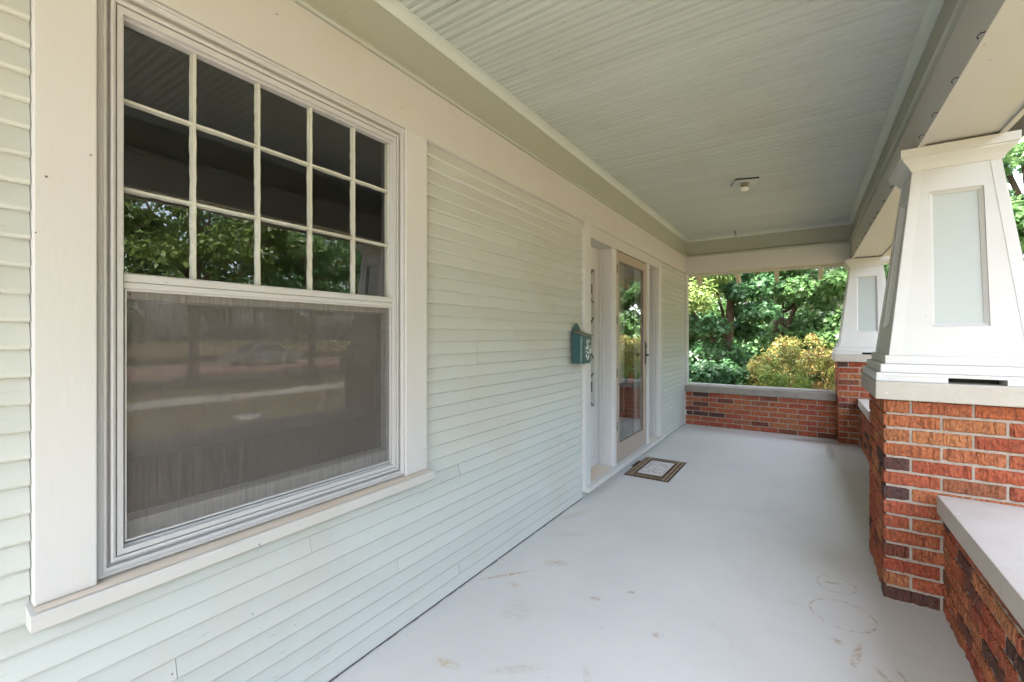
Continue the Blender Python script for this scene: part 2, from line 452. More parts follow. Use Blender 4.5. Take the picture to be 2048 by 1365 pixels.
# ------------------------------------------------------------------ mesh helpers
class MB:
    def __init__(self): self.v = []; self.f = []
    def add(self, verts, faces):
        b = len(self.v)
        self.v += [tuple(x) for x in verts]
        self.f += [tuple(i + b for i in f) for f in faces]
        return self
    def box(self, x0, x1, y0, y1, z0, z1):
        return self.add([(x0, y0, z0), (x1, y0, z0), (x1, y1, z0), (x0, y1, z0), (x0, y0, z1), (x1, y0, z1), (x1, y1, z1), (x0, y1, z1)],
                        [(0, 3, 2, 1), (4, 5, 6, 7), (0, 1, 5, 4), (1, 2, 6, 5), (2, 3, 7, 6), (3, 0, 4, 7)])
    def prism(self, prof, a0, a1, axis):
        n = len(prof)
        def mk(p, a):
            if axis == 'y': return (p[0], a, p[1])
            if axis == 'x': return (a, p[0], p[1])
            return (p[0], p[1], a)
        vs = [mk(p, a0) for p in prof] + [mk(p, a1) for p in prof]
        fs = [(i, (i + 1) % n, n + (i + 1) % n, n + i) for i in range(n)]
        fs += [tuple(range(n - 1, -1, -1)), tuple(range(n, 2 * n))]
        return self.add(vs, fs)
    def tube(self, pts, rad, seg=8):
        pts = [Vector(p) for p in pts]
        if not isinstance(rad, (list, tuple)): rad = [rad] * len(pts)
        vs = []; fs = []
        up = Vector((0.13, 0.31, 0.94)).normalized()
        for i, p in enumerate(pts):
            d = (pts[min(i + 1, len(pts) - 1)] - pts[max(i - 1, 0)]).normalized()
            a = d.cross(up)
            if a.length < 0.05: a = d.cross(Vector((1, 0, 0)))
            a.normalize(); b = d.cross(a)
            for k in range(seg):
                t_ = 2 * math.pi * k / seg
                vs.append(p + (a * math.cos(t_) + b * math.sin(t_)) * rad[i])
        for i in range(len(pts) - 1):
            for k in range(seg):
                fs.append((i * seg + k, i * seg + (k + 1) % seg, (i + 1) * seg + (k + 1) % seg, (i + 1) * seg + k))
        fs.append(tuple(range(seg - 1, -1, -1))); fs.append(tuple(range((len(pts) - 1) * seg, len(pts) * seg)))
        return self.add(vs, fs)
    def lathe(self, prof, seg=20, origin=(0, 0, 0)):
        ox, oy, oz = origin
        vs = []; fs = []
        for r_, z_ in prof:
            for k in range(seg):
                t_ = 2 * math.pi * k / seg
                vs.append((ox + r_ * math.cos(t_), oy + r_ * math.sin(t_), oz + z_))
        for i in range(len(prof) - 1):
            for k in range(seg):
                fs.append((i * seg + k, i * seg + (k + 1) % seg, (i + 1) * seg + (k + 1) % seg, (i + 1) * seg + k))
        return self.add(vs, fs)
    def loops(self, rects, close=False):
        """concentric rectangles in the wall plane: each (y0, y1, z0, z1, x)"""
        vs = []; fs = []
        for (y0, y1, z0, z1, x) in rects:
            vs += [(x, y0, z0), (x, y1, z0), (x, y1, z1), (x, y0, z1)]
        for i in range(len(rects) - 1):
            for k in range(4):
                fs.append((i * 4 + k, i * 4 + (k + 1) % 4, (i + 1) * 4 + (k + 1) % 4, (i + 1) * 4 + k))
        return self.add(vs, fs)
    def mesh(self, name, mat, smooth=False, bevel=0.0):
        me = bpy.data.meshes.new(name)
        me.from_pydata(self.v, [], self.f)
        bm = bmesh.new(); bm.from_mesh(me)
        bmesh.ops.recalc_face_normals(bm, faces=bm.faces)
        if bevel > 0:
            bmesh.ops.bevel(bm, geom=[e for e in bm.edges if e.calc_face_angle(0) > 0.6], offset=bevel, segments=2, profile=0.6, affect='EDGES')
        bm.to_mesh(me); bm.free()
        me.materials.append(MAT[mat])
        if smooth:
            for p_ in me.polygons: p_.use_smooth = True
        return me
    def build(self, name, mat, parent=None, smooth=False, bevel=0.0):
        return link(name, self.mesh(name, mat, smooth, bevel), parent)

def link(name, me, parent=None):
    o = bpy.data.objects.new(name, me)
    COL.objects.link(o)
    if parent is not None: o.parent = parent
    return o
def tag(o, label=None, cat=None, group=None, kind=None):
    if label: o['label'] = label
    if cat: o['category'] = cat
    if group: o['group'] = group
    if kind: o['kind'] = kind
    return o
def empty(name, loc=(0, 0, 0)):
    o = bpy.data.objects.new(name, None)
    COL.objects.link(o)
    o.location = loc
    o.empty_display_size = 0.1
    return o
def box(name, mat, x0, x1, y0, y1, z0, z1, parent=None, bevel=0.0):
    return MB().box(x0, x1, y0, y1, z0, z1).build(name, mat, parent, bevel=bevel)

# ------------------------------------------------------------------ setting
YB, YF = -1.6, 6.85          # porch runs from behind the camera to the end wall
GZ = -0.62                   # yard level below the porch floor
floor = tag(box('porch_floor', 'floor_paint', -0.012, 2.42, YB, 7.30, GZ - 0.3, 0.0), kind='structure')
gb = MB().add([(-120, -120, GZ), (160, -120, GZ), (160, 160, GZ), (-120, 160, GZ)], [(0, 1, 2, 3)])
ground = tag(gb.build('ground', 'lawn'), kind='structure')
tag(box('sidewalk', 'sidewalk_concrete', 12.5, 14.0, -60, 90, GZ - 0.05, GZ + 0.03), kind='structure')
tag(MB().add([(20, -60, GZ + 0.01), (31, -60, GZ + 0.01), (31, 90, GZ + 0.01), (20, 90, GZ + 0.01)], [(0, 1, 2, 3)]).build('road', 'street_brick'), kind='structure')
tag(MB().box(19.7, 20.0, -60, 90, GZ - 0.05, GZ + 0.12).box(31.0, 31.3, -60, 90, GZ - 0.05, GZ + 0.12).build('kerb', 'sidewalk_concrete'), kind='structure')

# ------------------------------------------------------------------ the house
house = empty('house', (0, 0, 0))
tag(house, 'pale green clapboard house front with white trim along the porch', 'house')
ZT = 2.213                    # underside of the frieze board
WY0, WY1, WZ0, WZ1 = 0.345, 1.362, 0.685, ZT     # window opening
DY0, DY1 = 3.365, 5.385       # entry opening
core = MB()
core.box(-0.14, -0.016, YB, WY0, GZ, 2.9)
core.box(-0.14, -0.016, WY0, WY1, GZ, WZ0)
core.box(-0.14, -0.016, WY0, WY1, WZ1, 2.9)
core.box(-0.14, -0.016, WY1, DY0, GZ, 2.9)
core.box(-0.14, -0.016, DY0, DY1, GZ, 0.04)
core.box(-0.14, -0.016, DY0, DY1, WZ1, 2.9)
core.box(-0.14, -0.016, DY1, 6.98, GZ, 2.9)
core.build('wall', 'sheathing', house)
shell = MB()
shell.add([(-4.5, YB, 0), (-0.141, YB, 0), (-0.141, 6.9, 0), (-4.5, 6.9, 0), (-4.5, YB, 2.9), (-0.141, YB, 2.9), (-0.141, 6.9, 2.9), (-4.5, 6.9, 2.9)],
          [(0, 1, 2, 3), (4, 7, 6, 5), (0, 4, 5, 1), (2, 6, 7, 3), (0, 3, 7, 4)])
shell.build('interior_room', 'interior_dark', house)
box('side_wall', 'neighbour_siding', -5, -0.141, 6.905, 6.98, GZ, 4.0, house)

# clapboards, one object each
PITCH = 0.0632
def clap_mesh(y0, y1, nseg):
    m = MB(); vs = []; fs = []
    prof = [(-0.015, 0.0), (-0.004, 0.0), (0.0012, 0.0025), (0.0038, 0.0075), (0.0034, 0.0105), (-0.0110, PITCH + 0.004), (-0.015, PITCH + 0.004)]
    n = len(prof)
    for i in range(nseg + 1):
        y = y0 + (y1 - y0) * i / nseg
        dz = random.uniform(-0.0009, 0.0009); dx = random.uniform(-0.0007, 0.0009)
        for (x, z) in prof: vs.append((x + (dx if x > -0.012 else 0), y, z + dz))
    for i in range(nseg):
        for k in range(n):
            fs.append((i * n + k, i * n + (k + 1) % n, (i + 1) * n + (k + 1) % n, (i + 1) * n + k))
    fs.append(tuple(range(n - 1, -1, -1))); fs.append(tuple(range(nseg * n, nseg * n + n)))
    m.add(vs, fs)
    return m.mesh('clapboard', 'siding_paint')
CY0, CY1, CY2, CY3 = 0.236, 1.4935, 3.2545, 5.4905
sets = {'left': [clap_mesh(YB, CY0 - 0.001, 8) for _ in range(3)], 'mid': [clap_mesh(CY1 + 0.001, CY2 - 0.001, 9) for _ in range(4)],
        'right': [clap_mesh(CY3 + 0.001, 6.86, 7) for _ in range(3)], 'long': [clap_mesh(YB, CY2 - 0.001, 20) for _ in range(4)]}
z = 0.005; i = 0
while z < ZT:
    if z + PITCH <= 0.66:
        kinds = ['long', 'right']
    else:
        kinds = ['left', 'mid', 'right']
    for k in kinds:
        me_ = [random.choice(sets[k])]
        if k == 'long' or (k == 'mid' and random.random() < 0.35):     # a butt joint over a stud
            a0, a1 = (YB, CY2 - 0.001) if k == 'long' else (CY1 + 0.001, CY2 - 0.001)
            cut = random.choice([0.52, 0.93, 1.34, 1.75, 2.16, 2.57, 2.98] if k == 'long' else [1.9, 2.3, 2.75])
            me_ = [clap_mesh(a0, cut - 0.0008, 9), clap_mesh(cut + 0.0008, a1, 7)]
        for q_ in me_:
            o = link('clapboard', q_, house)
            o.location = (random.uniform(-0.0008, 0.0008), 0, z + random.uniform(-0.0009, 0.0009))
    z += PITCH; i += 1

# frieze, trim strip, upper band, mouldings
box('frieze_board', 'trim_long', -0.015, 0.020, YB, 6.855, ZT, 2.452, house, bevel=0.002)
MB().prism([(-0.01, 2.453), (0.030, 2.453), (0.036, 2.460), (0.036, 2.474), (0.028, 2.480), (-0.01, 2.480)], YB, 6.84, 'y').build('frieze_moulding', 'band_paint', house)
box('frieze_gap', 'dark_gap', -0.015, 0.006, YB, 6.85, 2.481, 2.4885, house)
box('upper_band', 'band_paint', -0.015, 0.010, YB, 6.855, 2.489, 2.73, house, bevel=0.0015)
box('corner_board', 'trim_white', -0.02, 0.028, 6.862, 6.985, 0.0, ZT - 0.002, house, bevel=0.003)

# ------------------------------------------------------------------ the big window
win = empty('window', (0, 0, 0)); win.parent = house
box('casing', 'trim_white', -0.015, 0.024, 0.2365, 0.345, 0.682, ZT - 0.001, win, bevel=0.003)
box('casing', 'trim_white', -0.015, 0.024, 1.364, 1.493, 0.682, ZT - 0.001, win, bevel=0.003)
MB().prism([(-0.12, 0.640), (0.050, 0.634), (0.054, 0.638), (0.054, 0.668), (0.050, 0.673), (-0.12, 0.700)], 0.228, 1.512, 'y').build('sill', 'trim_long', win)
MB().prism([(-0.06, 0.6925), (0.012, 0.6815), (0.046, 0.6765), (0.046, 0.6755), (-0.06, 0.690)], 0.238, 1.50, 'y').build('sill_stain', 'sill_weathered', win)
# storm frame: one stepped, mitred extrusion
def rect(i, x): return (0.346 + i, 1.363 - i, 0.688 + i * 1.05, 2.2125 - i * 1.35, x)
MB().loops([rect(0, -0.02), rect(0, 0.012), rect(0.004, 0.015), rect(0.008, 0.011), rect(0.011, 0.014), rect(0.014, 0.010), rect(0.020, 0.010), rect(0.021, -0.004),
            rect(0.028, -0.004), rect(0.029, 0.009), rect(0.033, 0.011), rect(0.038, 0.009), rect(0.0385, 0.0), rect(0.041, 0.0), rect(0.0415, 0.007), rect(0.054, 0.006),
            rect(0.055, -0.008), rect(0.059, -0.008), rect(0.060, -0.034)]).build('storm_frame', 'aluminium', win)
SY0, SY1 = 0.405, 1.304
MB().prism([(-0.012, 1.424), (-0.004, 1.424), (-0.002, 1.428), (-0.002, 1.440), (-0.006, 1.442), (-0.002, 1.444), (-0.001, 1.462), (-0.005, 1.466), (-0.012, 1.466)], SY0 - 0.002, SY1 + 0.002, 'y').build('meeting_rail', 'aluminium', win)
# screen insert: slim frame and mesh
MB().loops([(SY0 + 0.001, SY1 - 0.001, 0.757, 1.423, -0.012), (SY0 + 0.001, SY1 - 0.001, 0.757, 1.423, -0.004), (SY0 + 0.005, SY1 - 0.005, 0.761, 1.419, -0.004), (SY0 + 0.006, SY1 - 0.006, 0.762, 1.418, -0.012)]).build('screen_frame', 'aluminium', win)
MB().add([(-0.010, SY0 + 0.003, 0.759), (-0.010, SY1 - 0.003, 0.759), (-0.010, SY1 - 0.003, 1.421), (-0.010, SY0 + 0.003, 1.421)], [(0, 1, 2, 3)]).build('insect_screen', 'insect_mesh', win)
# upper sash with divided lights
GX = -0.028
vy = [0.385 + 0.1848 * k for k in range(6)]
hz = [1.455, 1.690, 1.925, 2.160]
def wobbly_bar(axis, a, b0, b1, w, x0, x1, nseg=14):
    m = MB(); vs = []; fs = []
    for i_ in range(nseg + 1):
        s_ = b0 + (b1 - b0) * i_ / nseg
        e0 = w / 2 + random.uniform(-0.0011, 0.0016); e1 = w / 2 + random.uniform(-0.0011, 0.0016)
        for (d_, x_) in ((-e0, x0), (-e0 * 0.55, x1), (e1 * 0.55, x1), (e1, x0)):
            vs.append((x_, a + d_, s_) if axis == 'z' else (x_, s_, a + d_))
    for i_ in range(nseg):
        for k_ in range(4):
            fs.append((i_ * 4 + k_, i_ * 4 + (k_ + 1) % 4, (i_ + 1) * 4 + (k_ + 1) % 4, (i_ + 1) * 4 + k_))
    m.add(vs, fs)
    return m
for k in range(1, 5): wobbly_bar('z', vy[k], hz[0], hz[3], 0.0140, GX - 0.004, GX + 0.014, 30).build('muntin', 'muntin_paint', win)
for k in range(1, 3): wobbly_bar('y', hz[k], vy[0], vy[5], 0.0125, GX - 0.0035, GX + 0.0125, 40).build('muntin', 'muntin_paint', win)
MB().loops([(0.350, 1.358, 1.43, 2.205, GX - 0.012), (0.350, 1.358, 1.43, 2.205, GX + 0.012), (vy[0] + 0.008, vy[5] - 0.008, hz[0] + 0.008, hz[3] - 0.008, GX + 0.010), (vy[0] + 0.011, vy[5] - 0.011, hz[0] + 0.011, hz[3] - 0.011, GX - 0.012)]).build('upper_sash', 'muntin_paint', win)
for a in range(5):
    for b in range(3):
        y0, y1, z0, z1 = vy[a] + 0.004, vy[a + 1] - 0.004, hz[b] + 0.004, hz[b + 1] - 0.004
        tx, tz = random.uniform(-0.0006, 0.0006), random.uniform(-0.0006, 0.0006)
        MB().add([(GX - tx - tz, y0, z0), (GX + tx - tz, y1, z0), (GX + tx + tz, y1, z1), (GX - tx + tz, y0, z1)], [(0, 1, 2, 3)]).build('pane', 'pane_glass', win)
# lower sash behind the screen
LX = -0.052
MB().loops([(0.352, 1.356, 0.70, 1.45, LX - 0.03), (0.352, 1.356, 0.70, 1.45, LX + 0.02), (0.392, 1.318, 0.800, 1.40, LX + 0.02), (0.397, 1.313, 0.806, 1.395, LX - 0.03)]).build('lower_sash', 'trim_white', win)
MB().add([(LX, 0.388, 0.795), (LX, 1.322, 0.795), (LX, 1.322, 1.405), (LX, 0.388, 1.405)], [(0, 1, 2, 3)]).build('pane', 'sash_glass', win)

# ------------------------------------------------------------------ entry: casings, side lights, storm door
ent = empty('door_surround', (0, 0, 0)); ent.parent = house
box('casing', 'trim_white', -0.015, 0.026, 3.255, 3.366, 0.055, 2.205, ent, bevel=0.003)
box('casing', 'trim_white', -0.015, 0.026, 5.384, 5.49, 0.055, 2.205, ent, bevel=0.003)
box('head_casing', 'trim_long', -0.13, 0.022, 3.3665, 5.3835, 2.105, 2.205, ent, bevel=0.003)
MB().prism([(0.0, 2.2055), (0.034, 2.2055), (0.040, 2.212), (0.040, 2.250), (0.034, 2.258), (0.0205, 2.262), (0.0205, 2.2135), (0.0, 2.2135)], 3.25, 5.495, 'y').build('head_moulding', 'trim_long', ent)
MB().prism([(-0.14, 0.052), (0.058, 0.052), (0.062, 0.056), (0.062, 0.088), (0.056, 0.093), (-0.14, 0.112)], 3.256, 5.489, 'y').build('threshold', 'trim_long', ent)
MB().prism([(-0.125, 0.1117), (0.012, 0.0985), (0.012, 0.0972), (-0.125, 0.110)], 3.37, 3.86, 'y').build('threshold_stain', 'sill_weathered', ent)
MB().prism([(-0.125, 0.1117), (0.012, 0.0985), (0.012, 0.0972), (-0.125, 0.110)], 5.02, 5.37, 'y').build('threshold_stain', 'sill_weathered', ent)
box('base_strip', 'siding_paint', -0.014, 0.004, 3.2555, 5.4895, 0.006, 0.0515, ent)
def post(y0, y1):
    m = MB()
    m.prism([(-0.13, y0), (-0.105, y0), (-0.10, y0 + 0.006), (-0.075, y0 + 0.006), (-0.07, y0 + 0.016), (0.0, y0 + 0.016), (0.004, y0 + 0.022), (0.014, y0 + 0.022), (0.018, y0 + 0.03),
             (0.018, y1 - 0.01), (0.014, y1 - 0.004), (-0.13, y1)], 0.097, 2.1045, 'z')
    return m.build('post', 'trim_white', ent)
post(3.885, 3.985)
post(4.93, 5.02)
def sidelight(y0, y1):
    sl = empty('sidelight', (0, 0, 0)); sl.parent = house
    gy0, gy1, gz0, gz1 = y0 + 0.10, y1 - 0.10, 0.66, 1.90
    MB().loops([(y0, y1, 0.10, 2.104, -0.125), (gy0 - 0.014, gy1 + 0.014, gz0 - 0.014, gz1 + 0.014, -0.125), (gy0 - 0.012, gy1 + 0.012, gz0 - 0.012, gz1 + 0.012, -0.118),
                (gy0 - 0.003, gy1 + 0.003, gz0 - 0.003, gz1 + 0.003, -0.118), (gy0, gy1, gz0, gz1, -0.136)]).build('frame', 'trim_white', sl)
    MB().loops([(y0 + 0.07, y1 - 0.07, 0.18, 0.55, -0.124), (y0 + 0.075, y1 - 0.075, 0.185, 0.545, -0.119), (y0 + 0.085, y1 - 0.085, 0.195, 0.535, -0.119), (y0 + 0.09, y1 - 0.09, 0.20, 0.53, -0.1245)]).build('kick_moulding', 'trim_white', sl)
    MB().add([(-0.134, gy0, gz0), (-0.134, gy1, gz0), (-0.134, gy1, gz1), (-0.134, gy0, gz1)], [(0, 1, 2, 3)]).build('leaded_pane', 'leaded_glass', sl)
    cm = (gy0 + gy1) / 2; hw = (gy1 - gy0) / 2; H = gz1 - gz0
    def came(pts): MB().tube([(-0.130, y_, z_) for y_, z_ in pts], 0.0062, 5).build('came', 'lead_came', sl)
    for sgn in (-1, 1):
        def cz(f): return (gz0 + gz1) / 2 + sgn * f * H / 2
        came([(cm - hw, cz(1.0)), (cm, cz(0.86)), (cm + hw * 0.75, cz(0.76)), (cm + hw * 0.75, cz(0.66)), (cm + hw * 0.3, cz(0.60)), (cm + hw * 0.3, cz(0.16)), (cm, cz(0.0))])
        came([(cm + hw, cz(1.0)), (cm, cz(0.86)), (cm - hw * 0.75, cz(0.76)), (cm - hw * 0.75, cz(0.66)), (cm - hw * 0.3, cz(0.60)), (cm - hw * 0.3, cz(0.16)), (cm, cz(0.0))])
        came([(cm - hw, cz(0.30)), (cm - hw * 0.3, cz(0.16)), (cm, cz(0.08)), (cm + hw * 0.3, cz(0.16)), (cm + hw, cz(0.30))])
        came([(cm - hw, cz(0.52)), (cm - hw * 0.3, cz(0.60)), (cm, cz(0.64)), (cm + hw * 0.3, cz(0.60)), (cm + hw, cz(0.52))])
sidelight(3.3665, 3.8845)
MB().loops([(5.021, 5.3835, 0.10, 2.104, -0.125), (5.09, 5.315, 0.20, 2.0, -0.125), (5.094, 5.311, 0.204, 1.996, -0.118), (5.102, 5.303, 0.212, 1.988, -0.118), (5.106, 5.299, 0.216, 1.984, -0.128)]).build('side_panel', 'trim_white', ent)
MB().prism([(-0.124, 5.371), (-0.095, 5.371), (-0.09, 5.377), (-0.055, 5.377), (-0.05, 5.371), (-0.0155, 5.371), (-0.0155, 5.3835), (-0.124, 5.3835)], 0.10, 2.104, 'z').build('jamb', 'trim_white', ent)
box('side_panel_field', 'trim_white', -0.138, -0.127, 5.10, 5.305, 0.21, 1.99, ent)
box('entry_back', 'interior_dark', -0.139, -0.1375, 3.37, 3.445, 0.1, 2.1, ent)

door = empty('storm_door', (0, 0, 0)); door.parent = house
dy0, dy1, dz0, dz1 = 3.998, 4.922, 0.108, 2.098
gy0, gy1, gz0, gz1 = dy0 + 0.078, dy1 - 0.078, 0.275, 2.010
MB().loops([(dy0, dy1, dz0, dz1, -0.035), (dy0, dy1, dz0, dz1, 0.008), (dy0 + 0.003, dy1 - 0.003, dz0 + 0.003, dz1 - 0.003, 0.011), (gy0 - 0.008, gy1 + 0.008, gz0 - 0.008, gz1 + 0.008, 0.011),
            (gy0 - 0.004, gy1 + 0.004, gz0 - 0.004, gz1 + 0.004, 0.004), (gy0, gy1, gz0, gz1, 0.002), (gy0, gy1, gz0, gz1, -0.035)]).build('door_frame', 'door_almond', door)
box('hinge_rail', 'door_almond', -0.03, 0.014, 3.9865, 3.9965, 0.10, 2.104, door)
for hz_ in (0.45, 0.95, 1.45, 1.93): box('hinge', 'black_metal', 0.0145, 0.019, 3.988, 3.997, hz_ - 0.04, hz_ + 0.04, door)
MB().loops([(gy0 - 0.001, gy1 + 0.001, gz0 - 0.001, gz1 + 0.001, -0.006), (gy0 + 0.006, gy1 - 0.006, gz0 + 0.006, gz1 - 0.006, -0.005), (gy0 + 0.006, gy1 - 0.006, gz0 + 0.006, gz1 - 0.006, -0.012)]).build('glazing_bead', 'black_metal', door)
MB().add([(-0.010, gy0 + 0.002, gz0 + 0.002), (-0.010, gy1 - 0.002, gz0 + 0.002), (-0.010, gy1 - 0.002, gz1 - 0.002), (-0.010, gy0 + 0.002, gz1 - 0.002)], [(0, 1, 2, 3)]).build('door_pane', 'door_glass', door)
hd = MB().box(0.0115, 0.019, 4.868, 4.898, 0.985, 1.235)
hd.box(0.019, 0.050, 4.876, 4.890, 1.085, 1.100)
hd.tube([(0.050, 4.883, 1.092), (0.056, 4.85, 1.090), (0.054, 4.80, 1.085)], [0.010, 0.009, 0.007], 8)
hd.box(0.019, 0.027, 4.876, 4.890, 1.175, 1.195)
hd.build('door_handle', 'black_metal', door, bevel=0.0)
box('inner_handle', 'black_metal', -0.055, -0.035, 4.76, 4.895, 1.075, 1.095, door)

# inside the hall, seen through the door glass
cur = MB(); vs = []; fs = []
for i_ in range(33):
    y_ = 4.95 + 0.30 * i_ / 32
    x_ = -0.36 + 0.012 * math.sin(i_ * 1.35) + 0.004 * math.sin(i_ * 0.5)
    vs += [(x_, y_, 0.36), (x_, y_, 2.35), (x_ - 0.003, y_, 2.35), (x_ - 0.003, y_, 0.36)]
for i_ in range(32):
    for k_ in range(4): fs.append((i_ * 4 + k_, i_ * 4 + (k_ + 1) % 4, (i_ + 1) * 4 + (k_ + 1) % 4, (i_ + 1) * 4 + k_))
tag(cur.add(vs, fs).build('curtain', 'curtain_cloth'), 'white pleated curtain hanging just inside the glass door', 'curtain')
st = empty('console_table', (-0.225, 5.12, 0.0))
MB().box(-0.08, 0.08, -0.19, 0.19, 0.72, 0.75).build('tabletop', 'dark_wood', st, bevel=0.003)
for a_, b_ in ((-1, -1), (-1, 1), (1, -1), (1, 1)): MB().box(a_ * 0.06 - 0.015, a_ * 0.06 + 0.015, b_ * 0.16 - 0.015, b_ * 0.16 + 0.015, 0.0, 0.72).build('leg', 'dark_wood', st)
tag(st, 'dark wooden console table standing inside behind the storm door', 'table')
bt_ = empty('soap_bottle', (-0.20, 5.06, 0.751))
MB().lathe([(0.0, 0.0), (0.036, 0.0), (0.038, 0.004), (0.038, 0.10), (0.030, 0.118), (0.012, 0.124), (0.0, 0.124)], 18).build('body', 'red_plastic', bt_, smooth=True)
MB().tube([(0, 0, 0.124), (0, 0, 0.165), (0.03, 0, 0.168)], 0.006, 8).build('pump', 'chrome', bt_, smooth=True)
tag(bt_, 'small bright red pump bottle seen through the storm door glass', 'bottle')

# ------------------------------------------------------------------ porch ceiling
ZC = 2.715
ceil = tag(box('ceiling', 'dark_gap', -0.014, 2.20, YB, 7.12, ZC + 0.014, ZC + 0.10), kind='structure')
BW = 0.0822
def bead_mesh():
    W = BW - 0.0006
    pr = [(0, 0.013), (0, 0.0095), (0.0026, 0.0), (0.0328, 0.0), (0.0332, 0.0105), (0.0378, 0.0105), (0.0392, 0.0012), (0.0418, 0.0002), (0.0444, 0.0012), (0.0458, 0.0105), (0.0504, 0.0105), (0.0508, 0.0), (W - 0.0125, 0.0),
          (W - 0.0120, 0.0090), (W - 0.0078, 0.0090), (W - 0.0064, 0.0012), (W - 0.0036, 0.0004), (W - 0.0012, 0.0040), (W - 0.0010, 0.013)]
    return MB().prism(pr, 0.009, 1.972, 'x').mesh('ceiling_board', 'ceiling_paint')
bmesh_ = bead_mesh()
y = YB; ZO = ZC
k = 0
while y + BW < 6.90:
    o = link('ceiling_board', bmesh_, ceil)
    o.location = (0, y, ZO + random.uniform(-0.0006, 0.0008))
    gap = 0.0
    if random.random() < 0.34: gap = random.uniform(0.0008, 0.0030)
    y += BW + gap; k += 1
def cove(p0, ax, a0, a1, sx_, name='cove_moulding'):
    prof = [(0.0, 0.0), (0.0, -0.040), (0.005, -0.041), (0.008, -0.036), (0.012, -0.028), (0.020, -0.017), (0.032, -0.009), (0.041, -0.007), (0.043, -0.003), (0.043, 0.0)]
    m = MB().prism([(p0 + sx_ * a, ZC + b + 0.001) for a, b in prof], a0, a1, ax)
    return m.build(name, 'ceiling_paint', ceil)
cove(0.0105, 'y', YB, 6.868, 1)
cove(1.9645, 'y', YB, 6.868, -1)
cove(6.8695, 'x', 0.012, 1.963, -1)

# ------------------------------------------------------------------ beams
BXI, BXO, BZ = 1.965, 2.245, 2.246
beam = empty('porch_beam', (0, 0, 0))
tag(beam, 'long white boxed porch beam resting on the tapered columns', 'beam')
box('upper_band', 'band_paint', BXI, BXI + 0.02, YB, 6.868, 2.489, 2.728, beam)
MB().prism([(BXI + 0.01, 2.452), (BXI - 0.030, 2.452), (BXI - 0.038, 2.459), (BXI - 0.038, 2.476), (BXI - 0.030, 2.484), (BXI + 0.01, 2.484)], YB, 6.868, 'y').build('moulding', 'band_paint', beam)
box('inner_fascia', 'trim_long', BXI - 0.014, BXI + 0.012, YB, 6.868, BZ - 0.012, 2.4515, beam, bevel=0.002)
box('soffit_board', 'trim_long', BXI + 0.0125, BXO - 0.0125, YB, 7.13, BZ, BZ + 0.02, beam)
box('outer_fascia', 'trim_long', BXO - 0.012, BXO + 0.012, YB, 7.15, BZ - 0.012, 2.72, beam, bevel=0.002)
rs = random.Random(9)
y_ = 1.75
while y_ < 6.6:                              # old string-light hooks left in the lower edge
    x_ = BXI - 0.015; a_ = rs.uniform(-0.012, 0.012); z_ = BZ - 0.004 + rs.uniform(-0.004, 0.008)
    MB().tube([(x_ + 0.003, y_, z_), (x_ - 0.010, y_ + a_ * 0.3, z_ + 0.001), (x_ - 0.017, y_ + a_ * 0.7, z_ - 0.006), (x_ - 0.013, y_ + a_, z_ - 0.013)], 0.0021, 5).build('hook', 'black_metal', beam)
    y_ += rs.uniform(0.16, 0.42)
EY = 6.872
eb = empty('end_beam', (0, 0, 0))
tag(eb, 'short white boxed beam across the far end of the porch', 'beam')
box('upper_band', 'band_paint', 0.0105, BXI - 0.001, EY, EY + 0.02, 2.489, 2.728, eb)
MB().prism([(EY + 0.01, 2.452), (EY - 0.028, 2.452), (EY - 0.034, 2.459), (EY - 0.034, 2.474), (EY - 0.028, 2.480), (EY + 0.01, 2.480)], 0.021, BXI - 0.0145, 'x').build('moulding', 'band_paint', eb)
box('gap', 'dark_gap', 0.0105, BXI - 0.001, EY - 0.003, EY - 0.0005, 2.4805, 2.4885, eb)
box('inner_fascia', 'trim_white', 0.0205, BXI - 0.0145, EY - 0.014, EY + 0.012, 2.213, 2.4515, eb, bevel=0.002)
box('soffit_board', 'weathered_wood', 0.0205, BXI + 0.012, EY + 0.0125, 7.118, 2.219, 2.24, eb)
box('outer_fascia', 'trim_white', 0.0205, BXI + 0.012, 7.1185, 7.14, 2.200, 2.72, eb)
for x_ in (0.22, 0.41, 0.78, 1.02, 1.36, 1.71):
    MB().tube([(x_, EY - 0.016, 2.218), (x_ + 0.004, EY - 0.026, 2.219), (x_ + 0.008, EY - 0.031, 2.211)], 0.0024, 5).build('hook', 'black_metal', eb)
# roof above
roof = empty('porch_roof', (0, 0, 0))
tag(roof, 'shingled porch roof with bare rafter tails past the far beam', 'roof')
MB().prism([(-1.0, 4.3), (2.85, 2.80), (2.85, 2.86), (-1.0, 4.36)], YB - 0.4, 7.05, 'y').build('slope', 'shingle', roof)
MB().add([(-1.0, 7.06, 3.6), (2.85, 7.06, 2.86), (2.85, 7.75, 2.30), (-1.0, 7.75, 2.30), (-1.0, 7.06, 3.56), (2.85, 7.06, 2.82), (2.85, 7.75, 2.27), (-1.0, 7.75, 2.27)],
         [(0, 1, 2, 3), (4, 7, 6, 5), (0, 4, 5, 1), (1, 5, 6, 2), (2, 6, 7, 3), (3, 7, 4, 0)]).build('end_slope', 'weathered_wood', roof)
for x_ in (0.06, 0.62, 1.13, 1.66, 2.18):
    m = MB().prism([(7.1415, 2.32), (7.1415, 2.46), (7.72, 2.235), (7.72, 2.12), (7.66, 2.10)], x_ - 0.024, x_ + 0.024, 'x')
    m.build('rafter_tail', 'weathered_wood', roof)

